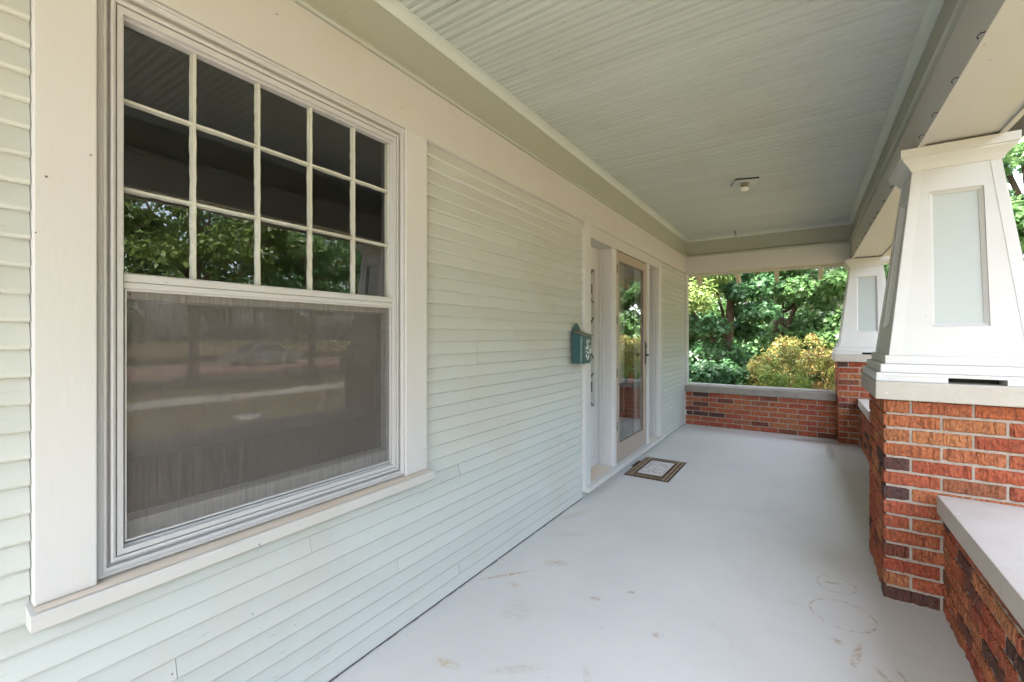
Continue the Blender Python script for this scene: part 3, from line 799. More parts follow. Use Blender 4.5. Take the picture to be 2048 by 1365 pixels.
# ------------------------------------------------------------------ brickwork
def brick_mesh(L, h):
    D = 0.092
    cols = max(5, int(L / 0.0135))
    xs = sorted([0.0, L] + [L * (i_ + random.uniform(-0.3, 0.3)) / cols for i_ in range(1, cols)])
    zs = [0.0, 0.005, h - 0.005, h]
    vs = []; fs = []
    off = [random.choice((0.0, 0.0030, 0.0052, -0.0016)) + random.uniform(-0.0012, 0.0012) for _ in xs]
    for j, z_ in enumerate(zs):
        for i_, x_ in enumerate(xs):
            edge = 0.0045 if j in (0, 3) else 0.0
            if i_ in (0, len(xs) - 1): edge += 0.004
            jz = random.uniform(-0.0012, 0.0012) if j in (0, 3) else 0
            vs.append((x_, off[i_] + edge, z_ + jz))
    n = len(xs)
    for j in range(3):
        for i_ in range(n - 1):
            fs.append((j * n + i_, j * n + i_ + 1, (j + 1) * n + i_ + 1, (j + 1) * n + i_))
    b = len(vs)
    vs += [(0, D, 0), (L, D, 0), (L, D, h), (0, D, h)]
    for i_ in range(n - 1):
        pass
    fs.append(tuple(list(range(0, n))[::-1]) + (b, b + 1))
    fs.append(tuple(range(3 * n, 4 * n)) + (b + 2, b + 3))
    fs.append((0, n, 2 * n, 3 * n, b + 3, b))
    fs.append((n - 1, b + 1, b + 2, 4 * n - 1, 3 * n - 1, 2 * n - 1))
    fs.append((b + 1, b, b + 3, b + 2))
    return MB().add(vs, fs).mesh('brick', 'brick')
BM = {}
def brick_of(L, h):
    key = (round(L, 3), round(h, 4))
    if key not in BM: BM[key] = [brick_mesh(L, h) for _ in range(5 if L > 0.15 else 3)]
    return random.choice(BM[key])
def lay(parent, origin, direction, length, z0, h, pitch, pattern_off, S=0.2035, joint=0.0110, end_cut=True):
    """one course of bricks; local x along direction, outer face at local y = 0 looking to -y of the rotated frame"""
    ang = math.atan2(direction[1], direction[0])
    s_ = 0.0
    first = True
    while s_ < length - 0.02:
        L = S
        if first and pattern_off: L = pattern_off
        if s_ + L > length - 0.03: L = length - s_
        L = min(L, length - s_)
        if L < 0.03: break
        q = round(L / 0.004) * 0.004 if L not in (S, pattern_off) else L
        q = min(q, length - s_)
        o = link('brick', brick_of(q, h), parent)
        o.location = (origin[0] + direction[0] * s_, origin[1] + direction[1] * s_, z0 + random.uniform(-0.0008, 0.0008))
        push = random.uniform(-0.0015, 0.0018)
        o.location.x += -math.sin(ang) * push; o.location.y += math.cos(ang) * push
        o.rotation_euler = (0, 0, ang + random.uniform(-0.004, 0.004))
        s_ += L + joint
        first = False

PX0, PX1 = 1.81, 2.38
PH = 0.99
def pier(y0, label):
    y1 = y0 + 0.62
    p_ = empty('brick_pier', ((PX0 + PX1) / 2, y0 + 0.31, 0))
    inv = Matrix.Translation((-(PX0 + PX1) / 2, -(y0 + 0.31), 0))
    tag(p_, label, 'pier', 'brick piers under the tapered columns')
    def loc(x, y): return (x - (PX0 + PX1) / 2, y - (y0 + 0.31))
    W, Dp = PX1 - PX0, 0.62
    MB().box(-W / 2 + 0.010, W / 2 - 0.010, -Dp / 2 + 0.010, Dp / 2 - 0.010, 0.0, PH - 0.001).build('mortar_core', 'mortar', p_)
    pitch = PH / 14.0; h = pitch - 0.0120
    for c_ in range(14):
        z0 = c_ * pitch + 0.006
        a = c_ % 2 == 0
        lay(p_, (-W / 2, -Dp / 2), (1, 0), W, z0, h, pitch, None if a else 0.0955)
        lay(p_, (W / 2, Dp / 2), (-1, 0), W, z0, h, pitch, 0.0955 if a else None)
        lay(p_, (-W / 2, Dp / 2 - 0.103), (0, -1), Dp - 0.206, z0, h, pitch, 0.0955 if a else None)
        lay(p_, (W / 2, -Dp / 2 + 0.103), (0, 1), Dp - 0.206, z0, h, pitch, None if a else 0.0955)
    cap = MB().box(-W / 2 - 0.036, W / 2 + 0.036, -Dp / 2 - 0.036, Dp / 2 + 0.036, PH, PH + 0.088)
    cap.build('cap', 'cap_stone', p_, bevel=0.006)
    return p_
NY, FY = 2.84, 6.64
pier(NY, 'near brick pier in the foreground with a concrete cap')
pier(FY, 'far brick pier at the end corner of the porch')

def low_wall(name, label, length, origin, ang, coping_mat, h_courses=7, top=0.468, cw=0.36, copt=0.086, ov=0.022, outer_strip=False):
    w = empty(name, (origin[0], origin[1], 0)); w.rotation_euler = (0, 0, ang)
    tag(w, label, 'wall')
    pitch = top / h_courses; h = pitch - 0.0115
    MB().box(0.0, length, 0.010, cw - 0.02, 0.0, top - 0.001).build('mortar_core', 'mortar', w)
    for c_ in range(h_courses):
        lay(w, (0.0, 0.0), (1, 0), length, c_ * pitch + 0.005, h, pitch, None if c_ % 2 else 0.0955)
    cp = MB().box(0.001, length - 0.001, -ov, cw, top, top + copt)
    cp.build('coping', coping_mat, w, bevel=0.005)
    if outer_strip:
        MB().box(0.02, length - 0.02, cw - 0.09, cw - 0.03, top + copt + 0.0005, top + copt + 0.016).build('screen_strip', 'trim_white', w, bevel=0.002)
    return w
# near and middle runs along the yard side look to -x: local x runs towards -y
low_wall('brick_low_wall', 'near low brick wall beside the camera with a wide pale coping', NY - YB, (2.022, NY - 0.002), -math.pi / 2, 'coping_stone')
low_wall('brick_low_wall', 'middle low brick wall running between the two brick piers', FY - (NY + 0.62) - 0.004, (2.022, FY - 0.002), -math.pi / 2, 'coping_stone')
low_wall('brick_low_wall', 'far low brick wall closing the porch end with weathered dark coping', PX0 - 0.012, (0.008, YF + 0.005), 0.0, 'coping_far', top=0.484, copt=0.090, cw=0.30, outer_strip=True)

# ------------------------------------------------------------------ tapered columns
CXc = 2.095
def column(yc, label):
    c_ = empty('tapered_column', (CXc, yc, PH + 0.0885))
    tag(c_, label, 'column', 'tapered porch columns')
    Z0 = PH + 0.0885
    def zz(v_): return v_ - Z0
    # stepped base, its lowest course cut by a slot
    steps = [(0.315, 0.0, 0.040), (0.297, 0.0402, 0.082), (0.277, 0.0822, 0.124)]
    hw = steps[0][0]
    m = MB()
    for (x0, x1) in ((-hw, -0.055), (0.135, hw)): m.box(x0, x1, -hw, hw, 0.0, 0.024)
    m.box(-0.0545, 0.1345, -hw + 0.10, hw - 0.10, 0.0, 0.0238)
    m.build('base_block', 'trim_white', c_)
    MB().box(-hw, hw, -hw, hw, 0.0242, 0.040).build('base_block', 'trim_white', c_, bevel=0.002)
    for (w_, a_, b_) in steps[1:]: MB().box(-w_, w_, -w_, w_, a_, b_).build('base_step', 'trim_white', c_, bevel=0.004)
    MB().box(-0.05, 0.13, -hw + 0.085, -hw + 0.0995, 0.001, 0.0235).build('slot_back', 'dark_gap', c_)
    # shaft faces with a sunk panel each
    zb, zt = 0.1242, zz(2.135)
    rb, rt = 0.258, 0.155
    H = zt - zb
    def half(z_): return rb + (rt - rb) * (z_ - zb) / H
    pz0, pz1 = zz(1.345), zz(2.015)
    pw0, pw1 = 0.100, 0.096
    def face(k_):
        ca, sa = math.cos(k_ * math.pi / 2), math.sin(k_ * math.pi / 2)
        def P_(u, z_, d=0.0):
            y_ = -(half(z_) - d)
            return (u * ca - y_ * sa, u * sa + y_ * ca, z_)
        o_ = [P_(-rb, zb), P_(rb, zb), P_(rt, zt), P_(-rt, zt)]
        i_ = [P_(-pw0, pz0), P_(pw0, pz0), P_(pw1, pz1), P_(-pw1, pz1)]
        q_ = [P_(-pw0, pz0, 0.022), P_(pw0, pz0, 0.022), P_(pw1, pz1, 0.022), P_(-pw1, pz1, 0.022)]
        m_ = MB().add(o_ + i_ + q_, [(0, 1, 5, 4), (1, 2, 6, 5), (2, 3, 7, 6), (3, 0, 4, 7), (4, 5, 9, 8), (5, 6, 10, 9), (6, 7, 11, 10), (7, 4, 8, 11)])
        m_.build('shaft_face', 'trim_white', c_)
        # raised stiles at the corners, a hair proud
        for s_ in (-1, 1):
            e = 0.046
            pts = [P_(s_ * rb, zb + 0.0005, -0.0022), P_(s_ * (rb - e), zb + 0.0005, -0.0022), P_(s_ * (rt - e * 0.8), zt, -0.0022), P_(s_ * rt, zt, -0.0022),
                   P_(s_ * rb, zb + 0.0005, 0.004), P_(s_ * (rb - e), zb + 0.0005, 0.004), P_(s_ * (rt - e * 0.8), zt, 0.004), P_(s_ * rt, zt, 0.004)]
            MB().add(pts, [(0, 1, 2, 3), (4, 7, 6, 5), (0, 4, 5, 1), (1, 5, 6, 2), (2, 6, 7, 3), (3, 7, 4, 0)]).build('corner_stile', 'trim_white', c_)
        g0 = 0.016
        r1 = [P_(-pw0 + g0, pz0 + g0, 0.018), P_(pw0 - g0, pz0 + g0, 0.018), P_(pw1 - g0, pz1 - g0, 0.018), P_(-pw1 + g0, pz1 - g0, 0.018)]
        r0 = [P_(-pw0 + 0.001, pz0 + 0.001, 0.004), P_(pw0 - 0.001, pz0 + 0.001, 0.004), P_(pw1 - 0.001, pz1 - 0.001, 0.004), P_(-pw1 + 0.001, pz1 - 0.001, 0.004)]
        r2 = [P_(-pw0 + g0 - .001, pz0 + g0 - .001, 0.023), P_(pw0 - g0 + .001, pz0 + g0 - .001, 0.023), P_(pw1 - g0 + .001, pz1 - g0 + .001, 0.023), P_(-pw1 + g0 - .001, pz1 - g0 + .001, 0.023)]
        MB().add(r0 + r1 + r2, [(0, 1, 5, 4), (1, 2, 6, 5), (2, 3, 7, 6), (3, 0, 4, 7), (4, 5, 9, 8), (5, 6, 10, 9), (6, 7, 11, 10), (7, 4, 8, 11)]).build('panel_moulding', 'trim_white', c_)
        MB().add([P_(-pw0, pz0, 0.0215), P_(pw0, pz0, 0.0215), P_(pw1, pz1, 0.0215), P_(-pw1, pz1, 0.0215)], [(0, 1, 2, 3)]).build('panel', 'panel_paint', c_)
    for k_ in range(4): face(k_)
    # capital: cove and fascia
    prof = [(0.150, zz(2.130)), (0.162, zz(2.132)), (0.168, zz(2.142)), (0.178, zz(2.158)), (0.192, zz(2.172)), (0.200, zz(2.180)), (0.200, zz(2.190)), (0.207, zz(2.192)), (0.207, zz(BZ - 0.0125))]
    vs = []; fs = []
    for (r_, z_) in prof: vs += [(-r_, -r_, z_), (r_, -r_, z_), (r_, r_, z_), (-r_, r_, z_)]
    for i_ in range(len(prof) - 1):
        for q in range(4): fs.append((i_ * 4 + q, i_ * 4 + (q + 1) % 4, (i_ + 1) * 4 + (q + 1) % 4, (i_ + 1) * 4 + q))
    n_ = (len(prof) - 1) * 4
    fs.append((n_, n_ + 1, n_ + 2, n_ + 3))
    MB().add(vs, fs).build('capital', 'trim_white', c_)
column(NY + 0.31, 'near tapered white column with a pale sunk panel, cut by the frame')
column(FY + 0.31, 'far tapered white column standing at the end corner of the porch')

# ------------------------------------------------------------------ small things
mb = empty('mailbox', (0.016, 3.115, 1.09))
tag(mb, 'worn green metal mailbox hung on the siding left of the door', 'mailbox')
W2 = 0.084
MB().add([(0, -W2, 0.0), (0, W2, 0.0), (0, W2, 0.245), (0, W2 * 0.55, 0.275), (0, 0.0, 0.312), (0, -W2 * 0.55, 0.275), (0, -W2, 0.245),
          (0.004, -W2, 0.0), (0.004, W2, 0.0), (0.004, W2, 0.245), (0.004, W2 * 0.55, 0.275), (0.004, 0.0, 0.312), (0.004, -W2 * 0.55, 0.275), (0.004, -W2, 0.245)],
         [(0, 1, 2, 3, 4, 5, 6), (13, 12, 11, 10, 9, 8, 7)] + [(i_, (i_ + 1) % 7, 7 + (i_ + 1) % 7, 7 + i_) for i_ in range(7)]).build('back_plate', 'mailbox_green', mb)
bd = MB(); vs = []; fs = []
sect = [(0.0045, -W2), (0.070, -W2), (0.086, -W2 + 0.006), (0.093, -W2 + 0.02), (0.096, -W2 * 0.4), (0.097, 0.0), (0.096, W2 * 0.4), (0.093, W2 - 0.02), (0.086, W2 - 0.006), (0.070, W2), (0.0045, W2)]
n_ = len(sect)
for z_, k_ in ((0.0, 0.90), (0.012, 0.96), (0.11, 1.0), (0.205, 1.03)):
    for (x_, y_) in sect:
        tz = z_ + (0.028 * (1 - x_ / 0.097) if z_ > 0.2 else 0)
        vs.append((x_ * k_ if x_ > 0.01 else x_, y_, tz))
for j in range(3):
    for i_ in range(n_): fs.append((j * n_ + i_, j * n_ + (i_ + 1) % n_, (j + 1) * n_ + (i_ + 1) % n_, (j + 1) * n_ + i_))
fs.append(tuple(range(n_ - 1, -1, -1))); fs.append(tuple(range(3 * n_, 4 * n_)))
bd.add(vs, fs).build('body', 'mailbox_green', mb)
ld = MB().add([(0.0045, -W2 - 0.004, 0.240), (0.104, -W2 - 0.004, 0.208), (0.104, W2 + 0.004, 0.208), (0.0045, W2 + 0.004, 0.240), (0.0045, -W2 - 0.004, 0.246), (0.106, -W2 - 0.004, 0.213), (0.106, W2 + 0.004, 0.213), (0.0045, W2 + 0.004, 0.246)],
              [(0, 3, 2, 1), (4, 5, 6, 7), (0, 1, 5, 4), (1, 2, 6, 5), (2, 3, 7, 6), (3, 0, 4, 7)])
ld.build('lid', 'mailbox_lid', mb)
mo = MB()
rs = random.Random(5)
for i_ in range(70):
    a_ = rs.uniform(0, 2 * math.pi); rr_ = math.sqrt(rs.random())
    y_ = rr_ * math.cos(a_) * 0.045; z_ = 0.105 + rr_ * math.sin(a_) * 0.078
    s_ = rs.uniform(0.003, 0.007); th = rs.uniform(0, 3.14)
    cx_, sx_ = math.cos(th) * s_, math.sin(th) * s_
    mo.add([(0.1, y_ - cx_, z_ - sx_), (0.1, y_ + sx_ * 0.6, z_ - cx_ * 0.6), (0.1, y_ + cx_, z_ + sx_), (0.1, y_ - sx_ * 0.6, z_ + cx_ * 0.6),
            (0.094, y_ - cx_, z_ - sx_), (0.094, y_ + sx_ * 0.6, z_ - cx_ * 0.6), (0.094, y_ + cx_, z_ + sx_), (0.094, y_ - sx_ * 0.6, z_ + cx_ * 0.6)],
           [(0, 1, 2, 3), (0, 4, 5, 1), (1, 5, 6, 2), (2, 6, 7, 3), (3, 7, 4, 0)])
mo.build('floral_motif', 'motif_white', mb)['kind'] = 'stuff'

dm = empty('doormat', (0.272, 4.385, 0.0))
tag(dm, 'small brown rubber doormat with pale printed centre in front of the door', 'doormat')
hx, hy = 0.203, 0.36
MB().box(-hx, hx, -hy, hy, 0.0005, 0.007).build('base', 'mat_rubber', dm, bevel=0.002)
MB().box(-hx - 0.03, -hx - 0.0005, -0.06, 0.17, 0.0005, 0.005).build('flap', 'mat_rubber', dm)
MB().box(-0.112, 0.112, -0.235, 0.235, 0.0072, 0.0095).build('printed_panel', 'mat_print', dm, bevel=0.001)
ik = MB()
rs = random.Random(11)
for row in range(5):
    x_ = -0.075 + row * 0.036
    y_ = -0.20
    while y_ < 0.19:
        l_ = rs.uniform(0.010, 0.035)
        if rs.random() < 0.72:
            h_ = rs.uniform(0.006, 0.016)
            ik.tube([(x_ - h_, y_, 0.0098), (x_ + h_ * rs.uniform(-1, 1), y_ + l_ * 0.5, 0.0098), (x_ + h_, y_ + l_, 0.0098)], 0.0026, 4)
        y_ += l_ + 0.012
for x_ in (-0.098, 0.098): ik.box(x_ - 0.002, x_ + 0.002, -0.22, 0.22, 0.0096, 0.0102)
ik.build('printed_marks', 'mat_ink', dm)['kind'] = 'stuff'
sd = MB()
rs = random.Random(3)
def stud(x_, y_, r_):
    sd.lathe([(r_, 0.0), (r_ * 0.8, 0.003), (r_ * 0.3, 0.0042), (0.0001, 0.0043)], 8, (x_, y_, 0.0069))
for i_ in range(27):
    y_ = -hy + 0.02 + (2 * hy - 0.04) * i_ / 26
    for x_ in (-hx + 0.022, -hx + 0.055, hx - 0.055, hx - 0.022): stud(x_, y_, rs.uniform(0.005, 0.009))
for i_ in range(13):
    x_ = -hx + 0.05 + (2 * hx - 0.1) * i_ / 12
    for y_ in (-hy + 0.03, -hy + 0.075, hy - 0.075, hy - 0.03): stud(x_, y_, rs.uniform(0.005, 0.009))
sd.build('border_studs', 'mat_stud', dm)['kind'] = 'stuff'

cl = empty('ceiling_light', (1.02, 4.56, ZC)); cl.rotation_euler = (0, 0, R(18))
tag(cl, 'bare white globe on a square plate fixed to the porch ceiling', 'ceiling light')
MB().box(-0.096, 0.096, -0.100, 0.100, -0.012, 0.0).build('gap', 'dark_gap', cl)  # near-black band standing in for the shadow round the plate's edge
MB().box(-0.099, 0.104, -0.094, 0.108, -0.018, -0.0122).build('plate', 'ceiling_paint', cl, bevel=0.001)
MB().lathe([(0.0, -0.018), (0.034, -0.018), (0.036, -0.028), (0.024, -0.045), (0.0, -0.046)], 16).build('socket', 'brass', cl, smooth=True)
MB().lathe([(0.0, -0.046), (0.022, -0.047), (0.034, -0.055), (0.038, -0.068), (0.033, -0.081), (0.018, -0.090), (0.0, -0.092)], 18).build('bulb', 'globe_white', cl, smooth=True)
hk = MB().tube([(0.69, 6.66, ZC), (0.69, 6.66, ZC - 0.03), (0.705, 6.66, ZC - 0.045), (0.70, 6.66, ZC - 0.065), (0.682, 6.66, ZC - 0.062)], 0.005, 8)
hk.lathe([(0.0, -0.004), (0.014, -0.004), (0.014, 0.0), (0.0, 0.0)], 10, (0.69, 6.66, ZC))
tag(hk.build('ceiling_hook', 'black_metal'), 'small black hook screwed into the ceiling by the end beam', 'hook')

# ------------------------------------------------------------------ plants
def leaves_mesh(name, mat, centers, radii, count, size, shape='oval', droop=0.3, seed=0, flat=0.6, aspect=0.5):
    """count leaves scattered round cluster centres; each a folded blade"""
    rg = np.random.default_rng(seed)
    K = len(centers)
    C = np.array(centers); RR = np.array(radii)
    idx = rg.integers(0, K, count)
    d = rg.normal(size=(count, 3)); d /= np.linalg.norm(d, axis=1, keepdims=True)
    rad = rg.random(count) ** 0.45
    P_ = C[idx] + d * rad[:, None] * RR[idx]
    nrm = d * 0.7 + rg.normal(size=(count, 3)) * 0.55; nrm[:, 2] += flat
    nrm /= np.linalg.norm(nrm, axis=1, keepdims=True)
    ax = d + rg.normal(size=(count, 3)) * 0.8; ax[:, 2] -= droop
    ax -= nrm * np.sum(ax * nrm, axis=1, keepdims=True)
    ax /= np.linalg.norm(ax, axis=1, keepdims=True)
    bx = np.cross(nrm, ax)
    s_ = size * rg.uniform(0.6, 1.3, count)
    if shape == 'oval':
        out = [(0, 0, 0), (0.45, aspect / 2, 0.08), (1.0, 0, -0.05), (0.45, -aspect / 2, 0.08)]
        faces_l = [(0, 1, 2), (0, 2, 3)]
        faces_l = [(0, 1, 2, 3)]
    else:   # lobed
        out = [(0, 0, 0), (0.12, 0.38, 0.05), (0.36, 0.24, 0.03), (0.62, 0.50, 0.06), (0.66, 0.18, 0.0), (1.0, 0.0, -0.06), (0.66, -0.18, 0.0), (0.62, -0.50, 0.06), (0.36, -0.24, 0.03), (0.12, -0.38, 0.05)]
        faces_l = [(0, 1, 2), (0, 2, 4, 5), (2, 3, 4), (0, 5, 6, 8), (8, 6, 7), (0, 8, 9)]
    V = []
    for (u, w, n_) in out:
        V.append(P_ + ax * (u * s_)[:, None] + bx * (w * s_)[:, None] + nrm * (n_ * s_)[:, None])
    V = np.stack(V, axis=1).reshape(-1, 3)
    nv = len(out)
    loops = []; starts = []; totals = []
    base = (np.arange(count) * nv)[:, None]
    per = np.concatenate([np.array(f) for f in faces_l])
    L = (base + per[None, :]).reshape(-1)
    tot1 = np.array([len(f) for f in faces_l])
    totals = np.tile(tot1, count)
    starts = np.concatenate([[0], np.cumsum(totals)[:-1]])
    me = bpy.data.meshes.new(name)
    me.vertices.add(len(V)); me.vertices.foreach_set('co', V.astype(np.float32).ravel())
    me.loops.add(len(L)); me.loops.foreach_set('vertex_index', L.astype(np.int32))
    me.polygons.add(len(totals)); me.polygons.foreach_set('loop_start', starts.astype(np.int32)); me.polygons.foreach_set('loop_total', totals.astype(np.int32))
    me.update(calc_edges=True)
    me.materials.append(MAT[mat])
    return me

def tree(name, label, base, height, tr, crown, n_cl, count, size, mat, shape='oval', seed=1, group=None, lean=(0, 0), cl_r=(0.35, 0.7), limbs=9, cat='tree', droop=0.3, aspect=0.5, low=0.35, trunk=True):
    """crown = (cx, cy, cz, rx, ry, rz) in world units"""
    rg = random.Random(seed)
    o = empty(name, base); tag(o, label, cat, group)
    bx, by, bz = base
    cx_, cy_, cz_, rx, ry, rz = crown
    cs = []; rr_ = []
    while len(cs) < n_cl:
        v_ = Vector((rg.uniform(-1, 1), rg.uniform(-1, 1), rg.uniform(-1, 1)))
        if v_.length > 1 or v_.length < 0.25: continue
        if rg.random() > 0.35 + 0.65 * v_.length: continue
        cs.append((cx_ + v_.x * rx - bx, cy_ + v_.y * ry - by, cz_ + v_.z * rz - bz))
        q = rg.uniform(*cl_r)
        rr_.append((q * rg.uniform(0.9, 1.3), q * rg.uniform(0.9, 1.3), q * rg.uniform(0.5, 0.8)))
    link('crown', leaves_mesh('crown', mat, cs, rr_, count, size, shape, droop, seed, aspect=aspect), o)
    m = MB()
    pts = []; rads = []
    for i_ in range(9):
        f_ = i_ / 8
        pts.append((lean[0] * f_ + 0.06 * math.sin(f_ * 5 + seed), lean[1] * f_ + 0.05 * math.cos(f_ * 4 + seed), height * f_))
        rads.append(tr * (1.25 if i_ == 0 else 1.0) * (1 - 0.75 * f_))
    m.tube(pts, rads, 10)
    for k_ in range(limbs):
        tgt = Vector(cs[rg.randrange(n_cl)])
        f_ = rg.uniform(low, 0.9)
        st_ = Vector(pts[int(f_ * 8)])
        mid_ = st_.lerp(tgt, 0.5) + Vector((rg.uniform(-.2, .2), rg.uniform(-.2, .2), rg.uniform(0.0, 0.3)))
        r0 = tr * (1 - 0.75 * f_) * 0.6
        m.tube([st_, st_.lerp(mid_, 0.5), mid_, mid_.lerp(tgt, 0.6), tgt], [r0, r0 * 0.8, r0 * 0.55, r0 * 0.35, r0 * 0.12], 6)
    m.build('trunk', 'bark', o, smooth=True)
    return o
def bush(name, label, base, crown, n_cl, count, size, mat, shape='oval', seed=1, cl_r=(0.12, 0.25), stems=14, group=None, aspect=0.5, cat='bush'):
    rg = random.Random(seed)
    o = empty(name, base); tag(o, label, cat, group)
    cx_, cy_, cz_, rx, ry, rz = crown
    cs = []; rr_ = []
    while len(cs) < n_cl:
        v_ = Vector((rg.uniform(-1, 1), rg.uniform(-1, 1), rg.uniform(-1, 1)))
        if v_.length > 1 or v_.length < 0.3: continue
        cs.append((cx_ + v_.x * rx - base[0], cy_ + v_.y * ry - base[1], cz_ + v_.z * rz - base[2]))
        q = rg.uniform(*cl_r); rr_.append((q, q, q * 1.1))
    link('foliage', leaves_mesh('foliage', mat, cs, rr_, count, size, shape, -0.2, seed, flat=0.4, aspect=aspect), o)
    m = MB()
    for k_ in range(stems):
        tgt = Vector(cs[rg.randrange(n_cl)])
        st_ = Vector((rg.uniform(-.15, .15) * rx * 2, rg.uniform(-.15, .15) * ry * 2, 0))
        mid_ = st_.lerp(tgt, 0.55) + Vector((rg.uniform(-.08, .08), rg.uniform(-.08, .08), 0.05))
        m.tube([st_, mid_, tgt], [0.011, 0.007, 0.003], 5)
    m.build('stems', 'bark', o)
    return o

G1 = 'trees beyond the far end of the porch'
tree('maple_tree', 'bright green maple with lobed leaves behind the golden bush', (1.0, 12.2, GZ), 6.5, 0.17, (2.1, 12.0, 3.3, 2.3, 1.5, 2.7), 130, 38000, 0.105, 'leaf_maple', 'lobed', 3, G1, cl_r=(0.25, 0.5))
tree('shade_tree', 'dark green leafy tree with a bare trunk left of the golden bush', (0.12, 10.6, GZ), 5.5, 0.13, (-0.45, 10.7, 2.1, 1.5, 0.9, 1.75), 80, 20000, 0.095, 'leaf_dark', 'lobed', 4, G1, cl_r=(0.2, 0.42), low=0.3)
tree('boxelder_tree', 'pale lime tree hanging its leaflets at the upper left of the opening', (-1.9, 9.6, GZ), 5.0, 0.10, (-0.62, 9.3, 2.65, 0.95, 0.7, 0.95), 56, 10000, 0.115, 'leaf_lime', 'oval', 5, G1, cl_r=(0.14, 0.30), droop=0.9, aspect=0.28, lean=(0.6, -0.1))
tree('tall_tree', 'tall background tree filling the gaps behind the maple', (0.2, 16.5, GZ), 9.5, 0.25, (0.5, 16.5, 5.0, 4.8, 2.0, 4.4), 150, 30000, 0.145, 'leaf_maple', 'lobed', 6, G1, cl_r=(0.45, 0.9))
tree('linden_tree', 'leafy tree with reddish trunk beside the right frame edge', (4.9, 11.6, GZ), 7.5, 0.16, (4.9, 11.4, 4.6, 1.7, 1.5, 2.7), 60, 9000, 0.15, 'leaf_maple', 'lobed', 8, G1, cl_r=(0.25, 0.55))
bush('golden_bush', 'golden orange bush crowding the far brick wall on its right', (1.55, 8.65, GZ), (1.56, 8.65, 0.46, 0.95, 0.55, 0.86), 120, 22000, 0.042, 'leaf_gold', 'oval', 21, cl_r=(0.08, 0.20), stems=60)
bush('yellow_bush', 'yellow green bush in front of the golden one, nearer the wall', (1.12, 8.15, GZ), (1.12, 8.15, 0.22, 0.52, 0.35, 0.66), 50, 8000, 0.040, 'leaf_yellowgreen', 'oval', 27, cl_r=(0.08, 0.17), stems=24)
bush('green_bush', 'low dark green bush at the left end of the far wall', (-0.15, 8.7, GZ), (-0.15, 8.7, 0.12, 0.75, 0.5, 0.74), 60, 9000, 0.075, 'leaf_dark', 'lobed', 22, cl_r=(0.12, 0.25), stems=14)
bush('variegated_bush', 'small bright green bush between the dark and golden bushes', (0.55, 8.45, GZ), (0.55, 8.45, 0.20, 0.26, 0.25, 0.62), 22, 2200, 0.065, 'leaf_ivy', 'lobed', 23, cl_r=(0.09, 0.16), stems=8)
for (x_, y_, sd_, lb_) in ((-1.3, 13.6, 24, 'big understorey shrub behind the dark tree, leftmost in the opening'), (0.9, 14.2, 25, 'big understorey shrub in the middle behind the golden bush'), (3.0, 13.9, 26, 'big understorey shrub on the right behind the far column')):
    bush('tall_shrub', lb_, (x_, y_, GZ), (x_, y_, 0.55, 1.35, 0.7, 1.35), 60, 9500, 0.12, 'leaf_dark' if sd_ != 25 else 'leaf_ivy', 'lobed', sd_, cl_r=(0.2, 0.42), stems=12, group='understorey shrubs behind the far wall')

# neighbour's house glimpsed through the leaves
nh = empty('neighbour_house', (-2.0, 24.0, GZ))
tag(nh, 'pale grey house half hidden behind the trees past the porch', 'house')
MB().box(-7, 6.0, 0, 6, 0, 3.4).build('wall', 'neighbour_siding', nh)
MB().prism([(-0.5, 3.4), (6.5, 3.4), (3.0, 5.6)], -7.4, 6.4, 'x').build('roof', 'shingle', nh)
for x_ in (-4.0, 0.6, 3.6):
    w_ = MB().loops([(x_ - 0.6, x_ + 0.6, 0.9, 2.4, -0.05), (x_ - 0.5, x_ + 0.5, 1.0, 2.3, -0.05), (x_ - 0.5, x_ + 0.5, 1.0, 2.3, 0.0)])
    w_.v = [(b_, a_, c__) for (a_, b_, c__) in w_.v]
    wo = w_.build('window', 'trim_white', nh)
    MB().add([(x_ - 0.5, -0.012, 1.0), (x_ + 0.5, -0.012, 1.0), (x_ + 0.5, -0.012, 2.3), (x_ - 0.5, -0.012, 2.3)], [(0, 1, 2, 3)]).build('pane', 'car_glass', wo)

# front yard, seen in the window reflections
G2 = 'street trees across the road'
near = ['leaf_olive', 'leaf_maple', 'leaf_dark']
place = ['leftmost in the mirrored window view', 'left of centre in the mirrored window view', 'right of centre in the mirrored window view']
def street_tree(x_, y_, h_, rad, cz, rz, sd_, mt_, lb_, size, cl, cnt):
    return tree('street_tree', lb_, (x_, y_, GZ), h_, 0.20, (x_, y_, cz, rad, rad, rz), 90, cnt, size, mt_, 'oval', sd_, G2, cl_r=cl, aspect=0.6, limbs=12)
for q_, (x_, y_) in enumerate(((17.0, 7.0), (18.5, 12.6), (17.5, 18.0))):
    street_tree(x_, y_, 7.5, 3.5, 5.4, 3.3, 31 + q_, near[q_], 'yard tree before the road, ' + place[q_], 0.21, (0.45, 0.95), 13000)
for q_, (x_, y_) in enumerate(((37.0, 8.0), (38.0, 19.5), (37.0, 31.0))):
    street_tree(x_, y_, 12.0, 6.6, 7.2, 6.6, 41 + q_, near[(q_ + 1) % 3], 'tall tree across the road, ' + place[q_], 0.36, (0.9, 1.9), 13000)
def copy_tree(src, x_, y_, rz_, lb_):
    c_ = src.copy(); COL.objects.link(c_); c_.location = (x_, y_, GZ); c_.rotation_euler = (0, 0, rz_); c_['label'] = lb_
    for ch in src.children:
        k_ = ch.copy(); COL.objects.link(k_); k_.parent = c_
src = {o_.get('label'): o_ for o_ in bpy.data.objects if o_.name.startswith('street_tree')}
sl_ = [o_ for l_, o_ in src.items() if l_.startswith('yard')]; sf_ = [o_ for l_, o_ in src.items() if l_.startswith('tall')]
